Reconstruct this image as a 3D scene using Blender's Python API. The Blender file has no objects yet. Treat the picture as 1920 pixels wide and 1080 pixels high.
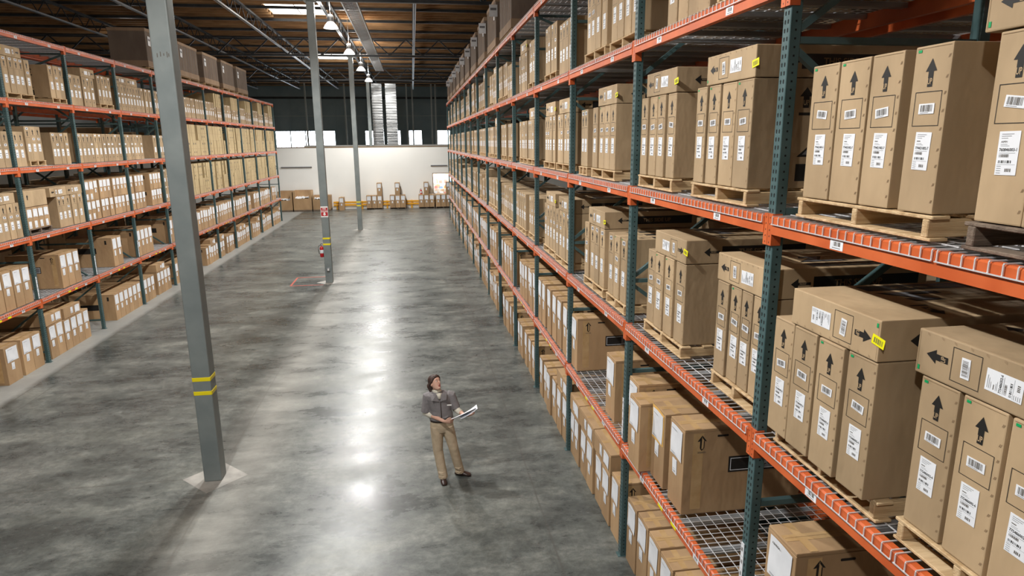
import bpy, bmesh, math, random
from mathutils import Matrix, Vector
C = bpy.context.scene
COL = C.collection
RND = random.Random(7)
PI = math.pi

# ------------------------------------------------------------------ camera
def make_camera():
    f, pitch, yaw, roll = 1217.19, 0.222208, 0.147774, -0.0078229
    cp, sp, cy, sy = math.cos(pitch), math.sin(pitch), math.cos(yaw), math.sin(yaw)
    fw = Vector((sy * cp, cy * cp, -sp)); rt = Vector((cy, -sy, 0)); up = rt.cross(fw)
    r = rt * math.cos(roll) + up * math.sin(roll)
    u = -rt * math.sin(roll) + up * math.cos(roll)
    cd = bpy.data.cameras.new('camera'); cam = bpy.data.objects.new('camera', cd); COL.objects.link(cam)
    m = Matrix((r, u, -fw)).transposed().to_4x4(); m.translation = Vector((0, 0, 4.912))
    cam.matrix_world = m
    cd.sensor_width = 36; cd.lens = 36 * f / 1920; cd.clip_start = 0.05; cd.clip_end = 300
    C.camera = cam
make_camera()
C.view_settings.view_transform = 'Standard'; C.view_settings.look = 'None'
C.view_settings.gamma = 1; C.view_settings.use_curve_mapping = False
C.view_settings.exposure = 0.0

# ------------------------------------------------------------------ world and large lights
W = bpy.data.worlds.new('ambient_fill'); C.world = W; W.use_nodes = True
W.node_tree.nodes['Background'].inputs[0].default_value = (0.86, 0.93, 1.0, 1)
W.node_tree.nodes['Background'].inputs[1].default_value = 0.07  # faint ambient fill, added; enters at the open end behind the camera
LAMP_Y = [-2.8, 4.3, 11.4, 18.5, 26.0, 33.2, 40.6, 47.6]
LAMP_W = 1820
LAMP_Z = 9.0
def lamp_light(x, y, z, w, parent=None, col=(0.99, 0.985, 0.96)):
    ld = bpy.data.lights.new('lamp_light', 'SPOT'); ld.energy = w; ld.color = col
    ld.spot_size = math.radians(160); ld.spot_blend = 0.55; ld.shadow_soft_size = 0.11
    o = bpy.data.objects.new('lamp_light', ld); COL.objects.link(o); o.location = (x, y, z)
    if parent: o.parent = parent
    return o

# ------------------------------------------------------------------ materials
MATS = {}
def base_mat(name, col, rough=0.6, metal=0.0, emit=None, es=0.0, spec=0.5):
    m = bpy.data.materials.new(name); m.use_nodes = True
    b = m.node_tree.nodes['Principled BSDF']
    b.inputs['Base Color'].default_value = (*col, 1); b.inputs['Roughness'].default_value = rough
    b.inputs['Metallic'].default_value = metal; b.inputs['Specular IOR Level'].default_value = spec
    if emit: b.inputs['Emission Color'].default_value = (*emit, 1); b.inputs['Emission Strength'].default_value = es
    MATS[name] = m
    return m
def noise_mat(name, c1, c2, scale=3.0, rough=0.6, metal=0.0, stretch=(1, 1, 1), bump=0.0, bscale=None, detail=4, r2=None, lo=0.35, hi=0.65, space='Object'):
    m = base_mat(name, c1, rough, metal)
    nt = m.node_tree; N = nt.nodes; L = nt.links; b = N['Principled BSDF']
    if space == 'World':
        g = N.new('ShaderNodeNewGeometry'); src = g.outputs['Position']
    else:
        g = N.new('ShaderNodeTexCoord'); src = g.outputs['Object']
    mp = N.new('ShaderNodeMapping'); mp.inputs['Scale'].default_value = stretch; L.new(src, mp.inputs[0])
    n = N.new('ShaderNodeTexNoise'); n.inputs['Scale'].default_value = scale; n.inputs['Detail'].default_value = detail
    L.new(mp.outputs[0], n.inputs[0])
    cr = N.new('ShaderNodeValToRGB'); cr.color_ramp.elements[0].position = lo; cr.color_ramp.elements[1].position = hi
    cr.color_ramp.elements[0].color = (*c1, 1); cr.color_ramp.elements[1].color = (*c2, 1)
    L.new(n.outputs[0], cr.inputs[0]); L.new(cr.outputs[0], b.inputs['Base Color'])
    if r2 is not None:
        mr = N.new('ShaderNodeMapRange'); mr.inputs[3].default_value = rough; mr.inputs[4].default_value = r2
        L.new(n.outputs[0], mr.inputs[0]); L.new(mr.outputs[0], b.inputs['Roughness'])
    if bump:
        n2 = N.new('ShaderNodeTexNoise'); n2.inputs['Scale'].default_value = bscale or scale * 4; L.new(mp.outputs[0], n2.inputs[0])
        bp = N.new('ShaderNodeBump'); bp.inputs['Strength'].default_value = bump; bp.inputs['Distance'].default_value = 0.02
        L.new(n2.outputs[0], bp.inputs['Height']); L.new(bp.outputs[0], b.inputs['Normal'])
    return m
# cardboard: noise plus a little per-object variation
def card_mat(name, a, b_, rough=0.75):
    m = noise_mat(name, a, b_, 2.6, rough, 0, (1, 1, 0.45), 0.45, 9.0, 7, space='World')
    nt = m.node_tree; N = nt.nodes; L = nt.links; bs = N['Principled BSDF']
    lk = bs.inputs['Base Color'].links[0].from_socket
    oi = N.new('ShaderNodeObjectInfo'); mr = N.new('ShaderNodeMapRange')
    mr.inputs[3].default_value = 0.86; mr.inputs[4].default_value = 1.12
    L.new(oi.outputs['Random'], mr.inputs[0])
    hs = N.new('ShaderNodeHueSaturation'); L.new(mr.outputs[0], hs.inputs['Value']); L.new(lk, hs.inputs['Color'])
    L.new(hs.outputs[0], bs.inputs['Base Color'])
    return m
card_mat('kraft', (0.355, 0.25, 0.142), (0.455, 0.325, 0.19))
card_mat('kraft_pale', (0.42, 0.315, 0.165), (0.52, 0.395, 0.215))
card_mat('kraft_brown', (0.36, 0.225, 0.115), (0.44, 0.285, 0.15))
card_mat('crate_board', (0.30, 0.20, 0.125), (0.36, 0.25, 0.16))
card_mat('crate_wrap', (0.15, 0.11, 0.085), (0.19, 0.145, 0.11))
base_mat('kraft_crease', (0.27, 0.18, 0.10), 0.8)
base_mat('kraft_dark', (0.20, 0.125, 0.06), 0.8)
base_mat('ink', (0.012, 0.011, 0.010), 0.5)
base_mat('ink_grey', (0.17, 0.17, 0.18), 0.6)
base_mat('ink_mid', (0.10, 0.085, 0.07), 0.6)
noise_mat('paper', (0.74, 0.76, 0.80), (0.84, 0.86, 0.90), 6, 0.45)
base_mat('tag_yellow', (0.85, 0.80, 0.0), 0.5)
base_mat('tag_green', (0.0, 0.32, 0.10), 0.5)
base_mat('envelope', (0.75, 0.45, 0.13), 0.6)
noise_mat('tape', (0.46, 0.29, 0.13), (0.54, 0.36, 0.18), 8, 0.22)
noise_mat('pallet_wood', (0.42, 0.28, 0.14), (0.62, 0.46, 0.27), 5, 0.75, 0, (0.5, 4, 6), 0.3)
noise_mat('old_wood', (0.10, 0.07, 0.05), (0.20, 0.15, 0.11), 5, 0.8, 0, (0.5, 4, 6), 0.3)
noise_mat('orange_steel', (0.52, 0.095, 0.022), (0.64, 0.135, 0.035), 4, 0.38, r2=0.55)
noise_mat('teal_steel', (0.045, 0.092, 0.095), (0.068, 0.125, 0.13), 6, 0.42)
base_mat('hole', (0.004, 0.006, 0.006), 0.9)
base_mat('rivet', (0.08, 0.03, 0.015), 0.5)
base_mat('zinc', (0.72, 0.73, 0.75), 0.38, 0.35)
base_mat('zinc_channel', (0.42, 0.44, 0.46), 0.4, 0.7)
noise_mat('column_paint', (0.165, 0.19, 0.19), (0.21, 0.235, 0.23), 2.5, 0.4, r2=0.5)
base_mat('band_yellow', (0.85, 0.70, 0.01), 0.4)
base_mat('safety_red', (0.45, 0.01, 0.015), 0.35)
base_mat('white_paint', (0.82, 0.82, 0.80), 0.4)
base_mat('black_rubber', (0.015, 0.015, 0.015), 0.6)
base_mat('steel', (0.45, 0.46, 0.47), 0.35, 0.9)
noise_mat('truss_steel', (0.022, 0.024, 0.026), (0.04, 0.042, 0.045), 3, 0.5, 0.3)
base_mat('chord_steel', (0.30, 0.32, 0.35), 0.4, 0.6)
noise_mat('cream_wall', (0.84, 0.83, 0.79), (0.88, 0.87, 0.83), 0.5, 0.7, space='World')
noise_mat('dark_wall', (0.20, 0.265, 0.285), (0.25, 0.315, 0.335), 0.6, 0.7, space='World')
noise_mat('wall_stud', (0.36, 0.38, 0.36), (0.44, 0.46, 0.43), 1, 0.6)
noise_mat('roof_wood', (0.22, 0.12, 0.05), (0.42, 0.25, 0.11), 1.2, 0.8, 0, (0.35, 3.5, 1), 0.2, space='World', lo=0.3, hi=0.7)
noise_mat('joist_wood', (0.22, 0.12, 0.05), (0.38, 0.22, 0.10), 2, 0.8, 0, (0.5, 3, 1), space='World')
noise_mat('foil', (0.30, 0.32, 0.34), (0.85, 0.88, 0.90), 2.5, 0.25, 0.85, (0.15, 0.15, 3), 0.6, 3)
MATS['foil'].node_tree.nodes['Principled BSDF'].inputs['Metallic'].default_value = 0.6
base_mat('daylight_pane', (0.9, 0.95, 1), 0.4, 0, (0.85, 0.94, 1.0), 9.0)
base_mat('skylight_pane', (0.9, 0.9, 0.85), 0.4, 0, (1.0, 0.97, 0.9), 7.0)
base_mat('lamp_glow', (1, 1, 1), 0.4, 0, (1.0, 0.96, 0.90), 40.0)
base_mat('reflector', (0.75, 0.76, 0.78), 0.25, 0.6, (1.0, 0.96, 0.90), 1.2)
base_mat('rail_yellow', (0.75, 0.36, 0.015), 0.4)
base_mat('tape_red', (0.50, 0.10, 0.07), 0.5)
noise_mat('patch_concrete', (0.22, 0.21, 0.19), (0.40, 0.38, 0.345), 3.0, 0.5, detail=8)

def concrete():
    m = base_mat('concrete', (0.3, 0.3, 0.28), 0.25)
    nt = m.node_tree; N = nt.nodes; L = nt.links; b = N['Principled BSDF']
    g = N.new('ShaderNodeNewGeometry'); P = g.outputs['Position']
    def noise(scale, detail=5, stretch=(1, 1, 1), dist=0.0, rough=0.55):
        mp = N.new('ShaderNodeMapping'); mp.inputs['Scale'].default_value = stretch; L.new(P, mp.inputs[0])
        n = N.new('ShaderNodeTexNoise'); n.inputs['Scale'].default_value = scale; n.inputs['Detail'].default_value = detail
        n.inputs['Distortion'].default_value = dist; n.inputs['Roughness'].default_value = rough
        L.new(mp.outputs[0], n.inputs[0]); return n.outputs[0]
    def ramp(src, e):
        r = N.new('ShaderNodeValToRGB'); cr = r.color_ramp
        while len(cr.elements) < len(e): cr.elements.new(0.5)
        for el, (p, c) in zip(cr.elements, e): el.position = p; el.color = (*c, 1)
        L.new(src, r.inputs[0]); return r.outputs[0]
    def mix(a, b_, f, typ='MIX'):
        x = N.new('ShaderNodeMix'); x.data_type = 'RGBA'; x.blend_type = typ
        if isinstance(f, float): x.inputs[0].default_value = f
        else: L.new(f, x.inputs[0])
        L.new(a, x.inputs[6])
        if isinstance(b_, tuple): x.inputs[7].default_value = (*b_, 1)
        else: L.new(b_, x.inputs[7])
        return x.outputs[2]
    def mth(op, a, b_=None, c=None):
        x = N.new('ShaderNodeMath'); x.operation = op
        for i, v in enumerate((a, b_, c)):
            if v is None: continue
            if isinstance(v, (int, float)): x.inputs[i].default_value = v
            else: L.new(v, x.inputs[i])
        return x.outputs[0]
    big = noise(0.35, 5, (1, 0.8, 1), 0.6)
    mid = noise(1.1, 10, (0.8, 1.15, 1), 0.15, 0.74)
    fine = noise(7, 10, (1, 1, 1), 0.4, 0.8)
    strk = noise(0.8, 10, (0.6, 1.25, 1), 0.2, 0.74)
    col = ramp(big, [(0.30, (0.070, 0.077, 0.074)), (0.5, (0.112, 0.122, 0.118)), (0.72, (0.175, 0.185, 0.175))])
    c2 = ramp(mid, [(0.38, (0.052, 0.058, 0.055)), (0.50, (0.118, 0.127, 0.120)), (0.64, (0.225, 0.233, 0.218))])
    col = mix(col, c2, 0.55)
    c3 = ramp(strk, [(0.40, (0.50, 0.51, 0.51)), (0.50, (0.95, 0.95, 0.93)), (0.60, (1.42, 1.38, 1.30))])
    col = mix(col, c3, 0.8, 'MULTIPLY')
    c4 = ramp(fine, [(0.40, (0.62, 0.62, 0.62)), (0.58, (1.16, 1.16, 1.15))])
    col = mix(col, c4, 0.7, 'MULTIPLY')
    sep = N.new('ShaderNodeSeparateXYZ'); L.new(P, sep.inputs[0])
    X, Y = sep.outputs[0], sep.outputs[1]
    wob = mth('MULTIPLY', mth('SUBTRACT', mid, 0.5), 0.05)
    def line(src, pos, wdt, w2):
        d = mth('ABSOLUTE', mth('SUBTRACT', mth('ADD', src, wob), pos))
        mr = N.new('ShaderNodeMapRange'); mr.inputs[1].default_value = wdt; mr.inputs[2].default_value = w2
        mr.inputs[3].default_value = 1; mr.inputs[4].default_value = 0; L.new(d, mr.inputs[0]); return mr.outputs[0]
    # sawn control joints, dark and narrow
    for src, pos in ((X, 1.55), (X, -3.1), (X, -7.98), (X, -7.6), (Y, 9.5), (Y, 14.2), (Y, 23.65), (Y, 30.9), (Y, 38.15), (Y, 4.9)):
        col = mix(col, (0.075, 0.073, 0.066), mth('MULTIPLY', line(src, pos, 0.006, 0.02), 0.55))
    # dusty worn strips along the joint under the columns (also a painted light streak) and beside the left rack
    dust_light_streak = mth('MULTIPLY', line(X, -2.75, 0.05, 0.75), mth('MULTIPLY', strk, 1.0))
    col = mix(col, (0.40, 0.385, 0.35), mth('MULTIPLY', dust_light_streak, 0.9))
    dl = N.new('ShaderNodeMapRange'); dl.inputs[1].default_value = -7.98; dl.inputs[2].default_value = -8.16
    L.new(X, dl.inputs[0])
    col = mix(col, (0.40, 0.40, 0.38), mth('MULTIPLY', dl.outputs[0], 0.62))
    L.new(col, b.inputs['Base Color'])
    rr = N.new('ShaderNodeMapRange'); rr.inputs[1].default_value = 0.3; rr.inputs[2].default_value = 0.75
    rr.inputs[3].default_value = 0.19; rr.inputs[4].default_value = 0.46
    L.new(strk, rr.inputs[0])
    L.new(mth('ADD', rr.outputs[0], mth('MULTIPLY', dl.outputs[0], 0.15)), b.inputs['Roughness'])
    b.inputs['Specular IOR Level'].default_value = 0.34
    bp = N.new('ShaderNodeBump'); bp.inputs['Strength'].default_value = 0.06; bp.inputs['Distance'].default_value = 0.02
    L.new(mid, bp.inputs['Height']); L.new(bp.outputs[0], b.inputs['Normal'])
concrete()

# ------------------------------------------------------------------ mesh helpers
_textcache = {}
def text_mesh(s):
    if s in _textcache: return _textcache[s]
    cu = bpy.data.curves.new('t', 'FONT'); cu.body = s; cu.size = 1.0; cu.resolution_u = 2; cu.align_x = 'LEFT'
    cu.offset = 0.02
    o = bpy.data.objects.new('t', cu); COL.objects.link(o)
    dg = bpy.context.evaluated_depsgraph_get(); ev = o.evaluated_get(dg); me = ev.to_mesh()
    vs = [(v.co.x, v.co.y) for v in me.vertices]; fs = [tuple(p.vertices) for p in me.polygons]
    ev.to_mesh_clear(); bpy.data.objects.remove(o); bpy.data.curves.remove(cu)
    w = max(v[0] for v in vs); x0 = min(v[0] for v in vs); h = max(v[1] for v in vs)
    vs = [((x - x0) / h, y / h) for x, y in vs]
    _textcache[s] = (vs, fs, (w - x0) / h)
    return _textcache[s]

class MB:
    def __init__(s): s.v = []; s.f = []; s.m = []; s.mats = []; s.sm = []
    def mi(s, m):
        if m not in s.mats: s.mats.append(m)
        return s.mats.index(m)
    def add(s, vs, fs, m, smooth=False):
        n = len(s.v); s.v += [tuple(v) for v in vs]; k = s.mi(m)
        for f in fs: s.f.append(tuple(i + n for i in f)); s.m.append(k); s.sm.append(smooth)
    def box(s, x0, x1, y0, y1, z0, z1, m):
        s.add([(x0, y0, z0), (x1, y0, z0), (x1, y1, z0), (x0, y1, z0), (x0, y0, z1), (x1, y0, z1), (x1, y1, z1), (x0, y1, z1)],
              [(3, 2, 1, 0), (4, 5, 6, 7), (0, 1, 5, 4), (1, 2, 6, 5), (2, 3, 7, 6), (3, 0, 4, 7)], m)
    def bbox(s, x0, x1, y0, y1, z0, z1, m, bev=0.006, seg=2):
        bm = bmesh.new(); bmesh.ops.create_cube(bm, size=1)
        for v in bm.verts:
            v.co = ((x0 + x1) / 2 + v.co.x * (x1 - x0), (y0 + y1) / 2 + v.co.y * (y1 - y0), (z0 + z1) / 2 + v.co.z * (z1 - z0))
        bmesh.ops.bevel(bm, geom=bm.edges[:], offset=bev, segments=seg, affect='EDGES', profile=0.6)
        s.bm(bm, m)
    def bm(s, bm, m, smooth=False):
        bm.verts.ensure_lookup_table()
        for i, v in enumerate(bm.verts): v.index = i
        s.add([v.co[:] for v in bm.verts], [tuple(v.index for v in f.verts) for f in bm.faces], m, smooth); bm.free()
    def bar(s, a, b, w, h, m, up=(0, 0, 1)):
        a = Vector(a); b = Vector(b); d = (b - a).normalized(); u = Vector(up)
        if abs(d.dot(u)) > 0.98: u = Vector((1, 0, 0))
        r = d.cross(u).normalized() * w / 2; t = r.cross(d).normalized() * h / 2
        vs = [p + q for p in (a, b) for q in (-r - t, r - t, r + t, -r + t)]
        s.add(vs, [(3, 2, 1, 0), (4, 5, 6, 7), (0, 1, 5, 4), (1, 2, 6, 5), (2, 3, 7, 6), (3, 0, 4, 7)], m)
    def tube(s, pts, r, m, n=8, cap=True, smooth=True):
        pts = [Vector(p) for p in pts]; rs = r if isinstance(r, (list, tuple)) else [r] * len(pts)
        vs = []; k = len(pts); ref = None
        for i, p in enumerate(pts):
            d = (pts[min(i + 1, k - 1)] - pts[max(i - 1, 0)]).normalized()
            if ref is None: ref = Vector((0, 0, 1)) if abs(d.z) < 0.9 else Vector((1, 0, 0))
            a = d.cross(ref).normalized(); b = d.cross(a).normalized(); ref = -b if False else ref
            for j in range(n):
                t = 2 * PI * j / n; vs.append(p + (a * math.cos(t) + b * math.sin(t)) * rs[i])
        fs = [(i * n + j, i * n + (j + 1) % n, (i + 1) * n + (j + 1) % n, (i + 1) * n + j) for i in range(k - 1) for j in range(n)]
        if cap: fs += [tuple(range(n))[::-1], tuple(range((k - 1) * n, k * n))]
        s.add(vs, fs, m, smooth)
    def lathe(s, prof, m, n=16, c=(0, 0, 0), smooth=True):
        vs = [(c[0] + r * math.cos(2 * PI * j / n), c[1] + r * math.sin(2 * PI * j / n), c[2] + z) for r, z in prof for j in range(n)]
        k = len(prof)
        fs = [(i * n + j, i * n + (j + 1) % n, (i + 1) * n + (j + 1) % n, (i + 1) * n + j) for i in range(k - 1) for j in range(n)]
        fs += [tuple(range(n))[::-1], tuple(range((k - 1) * n, k * n))]
        s.add(vs, fs, m, smooth)
    def loft(s, rings, m, n=20, smooth=True):
        # rings: (centre, half width vector, half depth vector)
        vs = []
        for c, a, b in rings:
            c, a, b = Vector(c), Vector(a), Vector(b)
            for j in range(n):
                t = 2 * PI * j / n; vs.append(c + a * math.cos(t) + b * math.sin(t))
        k = len(rings)
        fs = [(i * n + j, i * n + (j + 1) % n, (i + 1) * n + (j + 1) % n, (i + 1) * n + j) for i in range(k - 1) for j in range(n)]
        fs += [tuple(range(n))[::-1], tuple(range((k - 1) * n, k * n))]
        s.add(vs, fs, m, smooth)
    def build(s, name, parent=None, loc=None):
        me = bpy.data.meshes.new(name); me.from_pydata(s.v, [], s.f)
        for m in s.mats: me.materials.append(MATS[m])
        me.polygons.foreach_set('material_index', s.m); me.polygons.foreach_set('use_smooth', s.sm); me.update()
        return link(name, me, parent, loc)
    def mesh(s, name):
        me = bpy.data.meshes.new(name); me.from_pydata(s.v, [], s.f)
        for m in s.mats: me.materials.append(MATS[m])
        me.polygons.foreach_set('material_index', s.m); me.polygons.foreach_set('use_smooth', s.sm); me.update(); return me

class Face:
    """a drawing frame lying on one face of a solid: o origin, u right, v up, n outward"""
    def __init__(s, mb, o, u, v, e=0.0015):
        s.mb = mb; s.o = Vector(o); s.u = Vector(u); s.v = Vector(v); s.n = s.u.cross(s.v); s.e = e
    def p(s, u, v, k=1): return s.o + s.u * u + s.v * v + s.n * (s.e * k)
    def poly(s, pts, m, k=1): s.mb.add([s.p(a, b, k) for a, b in pts], [tuple(range(len(pts)))], m)
    def rect(s, u0, v0, u1, v1, m, k=1): s.poly([(u0, v0), (u1, v0), (u1, v1), (u0, v1)], m, k)
    def frame(s, u0, v0, u1, v1, t, m, k=1):
        s.rect(u0, v0, u1, v0 + t, m, k); s.rect(u0, v1 - t, u1, v1, m, k)
        s.rect(u0, v0 + t, u0 + t, v1 - t, m, k); s.rect(u1 - t, v0 + t, u1, v1 - t, m, k)
    def arrow(s, c, v0, v1, w, m, k=1, hk=0.45, st=0.45):
        h = (v1 - v0) * hk; a = w * st / 2
        s.poly([(c - a, v0), (c + a, v0), (c + a, v1 - h), (c - a, v1 - h)], m, k)
        s.poly([(c - w / 2, v1 - h), (c + w / 2, v1 - h), (c, v1)], m, k)
    def text(s, t, u, v, h, m, k=1, maxw=None, center=False):
        vs, fs, w = text_mesh(t); sx = h
        if maxw and w * h > maxw: sx = maxw / w
        if center: u -= w * sx / 2
        s.mb.add([s.p(u + a * sx, v + b * h, k) for a, b in vs], fs, m)
    def bars(s, u0, v0, u1, v1, m, seed=1, k=1, n=18):
        r = random.Random(seed); u = u0; st = (u1 - u0) / n
        while u < u1 - st:
            w = st * r.choice((0.5, 0.9, 1.5)); s.rect(u, v0, min(u + w, u1), v1, m, k); u += w + st * r.choice((0.5, 0.8, 1.2))

def link(name, me, parent=None, loc=None, mat=None):
    o = bpy.data.objects.new(name, me); COL.objects.link(o)
    if parent: o.parent = parent
    if loc: o.location = loc
    if mat is not None: o.matrix_local = mat
    return o
def tag(o, label, cat, group=None):
    o['label'] = label; o['category'] = cat
    if group: o['group'] = group
    return o
def empty(name, loc=(0, 0, 0), rz=0):
    o = bpy.data.objects.new(name, None); COL.objects.link(o); o.location = loc; o.rotation_euler = (0, 0, rz); o.empty_display_size = 0.2
    return o
def struct(name, mb):
    o = mb.build(name); o['kind'] = 'structure'; return o
def ordn(n):
    return {1: '1st', 2: '2nd', 3: '3rd'}.get(n if n < 20 else n % 10, '%dth' % n)

# ------------------------------------------------------------------ large structure
XR, XL, BAY, RD = 2.294, -8.486, 2.8, 1.38
YR0, YL0 = 6.727, 15.75
LV = {'F': 0.0, 'E': 1.48, 'D': 2.921, 'C': 4.427, 'B': 5.888, 'A': 7.293}
ROOF = 10.75
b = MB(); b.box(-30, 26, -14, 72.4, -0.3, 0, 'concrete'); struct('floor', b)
# roof deck with two skylight openings
SKY = [(-6.1, -3.55, 31.0, 33.3), (-6.3, -4.0, 46.6, 50.2)]
b = MB()
ys = sorted({-14, 72.4} | {a for s_ in SKY for a in s_[2:]})
for i in range(len(ys) - 1):
    y0, y1 = ys[i], ys[i + 1]; hole = [s_ for s_ in SKY if s_[2] <= y0 and s_[3] >= y1]
    if hole:
        b.box(-30, hole[0][0], y0, y1, ROOF, ROOF + 0.12, 'roof_wood'); b.box(hole[0][1], 26, y0, y1, ROOF, ROOF + 0.12, 'roof_wood')
    else: b.box(-30, 26, y0, y1, ROOF, ROOF + 0.12, 'roof_wood')
y = 12.0
while y < 72:
    if not any(s_[2] - 0.1 < y < s_[3] + 0.1 for s_ in SKY): b.box(-30, 26, y, y + 0.05, ROOF - 0.14, ROOF, 'joist_wood')
    else:
        s_ = [s_ for s_ in SKY if s_[2] - 0.1 < y < s_[3] + 0.1][0]
        b.box(-30, s_[0], y, y + 0.05, ROOF - 0.14, ROOF, 'joist_wood'); b.box(s_[1], 26, y, y + 0.05, ROOF - 0.14, ROOF, 'joist_wood')
    y += 0.61
struct('ceiling', b)
for i, s_ in enumerate(SKY):
    b = MB(); b.box(s_[0], s_[1], s_[2], s_[3], ROOF + 0.05, ROOF + 0.07, 'skylight_pane')
    for k in (0, 1): b.box(s_[0], s_[1], s_[2 + k] - 0.04, s_[2 + k] + 0.04, ROOF - 0.02, ROOF + 0.04, 'white_paint')
    b.box((s_[0] + s_[1]) / 2 - 0.03, (s_[0] + s_[1]) / 2 + 0.03, s_[2] + 0.04, s_[3] - 0.04, ROOF, ROOF + 0.04, 'white_paint')
    struct('window_%d' % (10 + i), b)
# far dark wall with its window openings
WY = 72.0
WINS = [(-13.95, -7.9), (-4.85, -3.97), (-2.6, -1.12), (-0.3, 1.12), (2.72, 4.2)]
b = MB(); x = -30.0
for w0, w1 in WINS:
    b.box(x, w0, WY, WY + 0.3, 0, ROOF, 'dark_wall'); b.box(w0, w1, WY, WY + 0.3, 6.1, ROOF, 'dark_wall')
    b.box(w0, w1, WY, WY + 0.3, 0, 3.4, 'dark_wall'); x = w1
b.box(x, 26, WY, WY + 0.3, 0, ROOF, 'dark_wall')
x = -29.0
while x < 25:
    if not any(w0 - 0.1 < x < w1 + 0.1 for w0, w1 in WINS): b.box(x - 0.03, x + 0.03, WY - 0.06, WY, 0, ROOF, 'dark_wall')
    else: b.box(x - 0.03, x + 0.03, WY - 0.06, WY, 6.1, ROOF, 'dark_wall')
    x += 1.52
b.box(-30, 26, WY - 0.09, WY - 0.06, 9.35, 9.55, 'truss_steel')
b.box(-30, 26, WY - 0.08, WY - 0.062, 7.6, 7.64, 'wall_stud')
struct('wall_far', b)
for i, (w0, w1) in enumerate(WINS):
    b = MB(); b.box(w0, w1, WY + 0.1, WY + 0.12, 3.4, 6.1, 'daylight_pane')
    n = max(1, round((w1 - w0) / 1.5)) if i == 0 else 1
    for k in range(n + 1):
        x = w0 + (w1 - w0) * k / n; b.box(max(w0, x - 0.05), min(w1, x + 0.05), WY + 0.02, WY + 0.09, 3.4, 6.1, 'wall_stud')
    if i == 0:
        for k in range(n): x = w0 + (w1 - w0) * (k + 0.35) / n; b.box(x - 0.02, x + 0.02, WY + 0.04, WY + 0.09, 3.4, 6.1, 'wall_stud')
    struct('window_%d' % (1 + i), b)
# cream office partition
PY = 50.6
b = MB()
D0, D1, DZ0, DZ1 = 1.5, 3.2, 1.05, 2.55
b.box(-30, D0, PY, PY + 0.15, 0, 4.56, 'cream_wall'); b.box(D1, 26, PY, PY + 0.15, 0, 4.56, 'cream_wall')
b.box(D0, D1, PY, PY + 0.15, 0, DZ0, 'cream_wall'); b.box(D0, D1, PY, PY + 0.15, DZ1, 4.56, 'cream_wall')
struct('wall_office', b)
b = MB(); b.box(-30, 26, PY - 0.02, PY + 0.17, 4.56, 4.62, 'kraft_dark'); struct('trim_1', b)
# office window with things behind it
b = MB()
for q in ((D0, D1, PY - 0.02, PY + 0.16, DZ0 - 0.04, DZ0), (D0, D1, PY - 0.02, PY + 0.16, DZ1, DZ1 + 0.05), (D0 - 0.05, D0, PY - 0.02, PY + 0.16, DZ0 - 0.04, DZ1 + 0.05), (D1, D1 + 0.05, PY - 0.02, PY + 0.16, DZ0 - 0.04, DZ1 + 0.05)):
    b.box(*q, 'kraft_dark')
struct('window_6', b)
noise_mat('office_lit', (0.75, 0.5, 0.28), (0.9, 0.86, 0.8), 3.5, 0.6, detail=2, space='World')
MATS['office_lit'].node_tree.nodes['Principled BSDF'].inputs['Emission Strength'].default_value = 0.0
b = MB(); b.box(0.9, 3.8, PY + 2.4, PY + 2.5, 0, 3.2, 'office_lit'); struct('wall_office_inner', b)
# diamonds of newer concrete round the columns
CX = -3.13
COLS = [9.5, 23.65, 38.15, 52.5]
for k, cy_ in enumerate(COLS[:3]):
    b = MB(); d = 0.47
    b.add([(CX - d, cy_, 0.002), (CX, cy_ - d, 0.002), (CX + d, cy_, 0.002), (CX, cy_ + d, 0.002)], [(0, 1, 2, 3)], 'patch_concrete')
    struct('trim_%d' % (k + 2), b)
# side walls far beyond the rack rows
b = MB(); b.box(25.7, 26, -14, 72, 0, ROOF, 'cream_wall'); struct('wall_right', b)
b = MB(); b.box(-30, -29.7, -14, 72, 0, ROOF, 'cream_wall'); struct('wall_left', b)

# ------------------------------------------------------------------ steel columns
ow = ['nearest', 'second', 'third', 'farthest']
for k, cy_ in enumerate(COLS):
    t = empty('steel_column', (CX, cy_, 0))
    extra = ['yellow banded, standing on the open floor left of the person', 'with the red sign and fire extinguisher', 'yellow banded, standing alone before the cream wall', 'rising behind the cream office wall'][k]
    tag(t, 'grey square steel column, %s' % extra, 'column', 'row of steel columns in the aisle')
    hw = 0.125
    m = MB(); m.bbox(-hw, hw, -hw, hw, 0, 9.45, 'column_paint', 0.02, 3); m.build('shaft', t)
    m = MB(); m.box(-0.2, 0.2, -0.2, 0.2, 9.45, 9.47, 'column_paint'); m.build('cap_plate', t)
    if k < 3:
        for z in (1.36, 1.57):
            m = MB(); m.bbox(-hw - 0.003, hw + 0.003, -hw - 0.003, hw + 0.003, z, z + 0.075, 'band_yellow', 0.02, 3); m.build('yellow_band', t)
    if k == 0:
        m = MB(); f = Face(m, (-hw, -hw, 0), (1, 0, 0), (0, 0, 1), 0.001)
        for a, q in enumerate((0.06, 0.10, 0.14, 0.18, 0.20)): f.rect(q, 6.0 + 0.01 * (a % 3), q + 0.012, 6.05 + 0.02 * (a % 2), 'ink_mid')
        m.build('stencil_mark', t)
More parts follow.
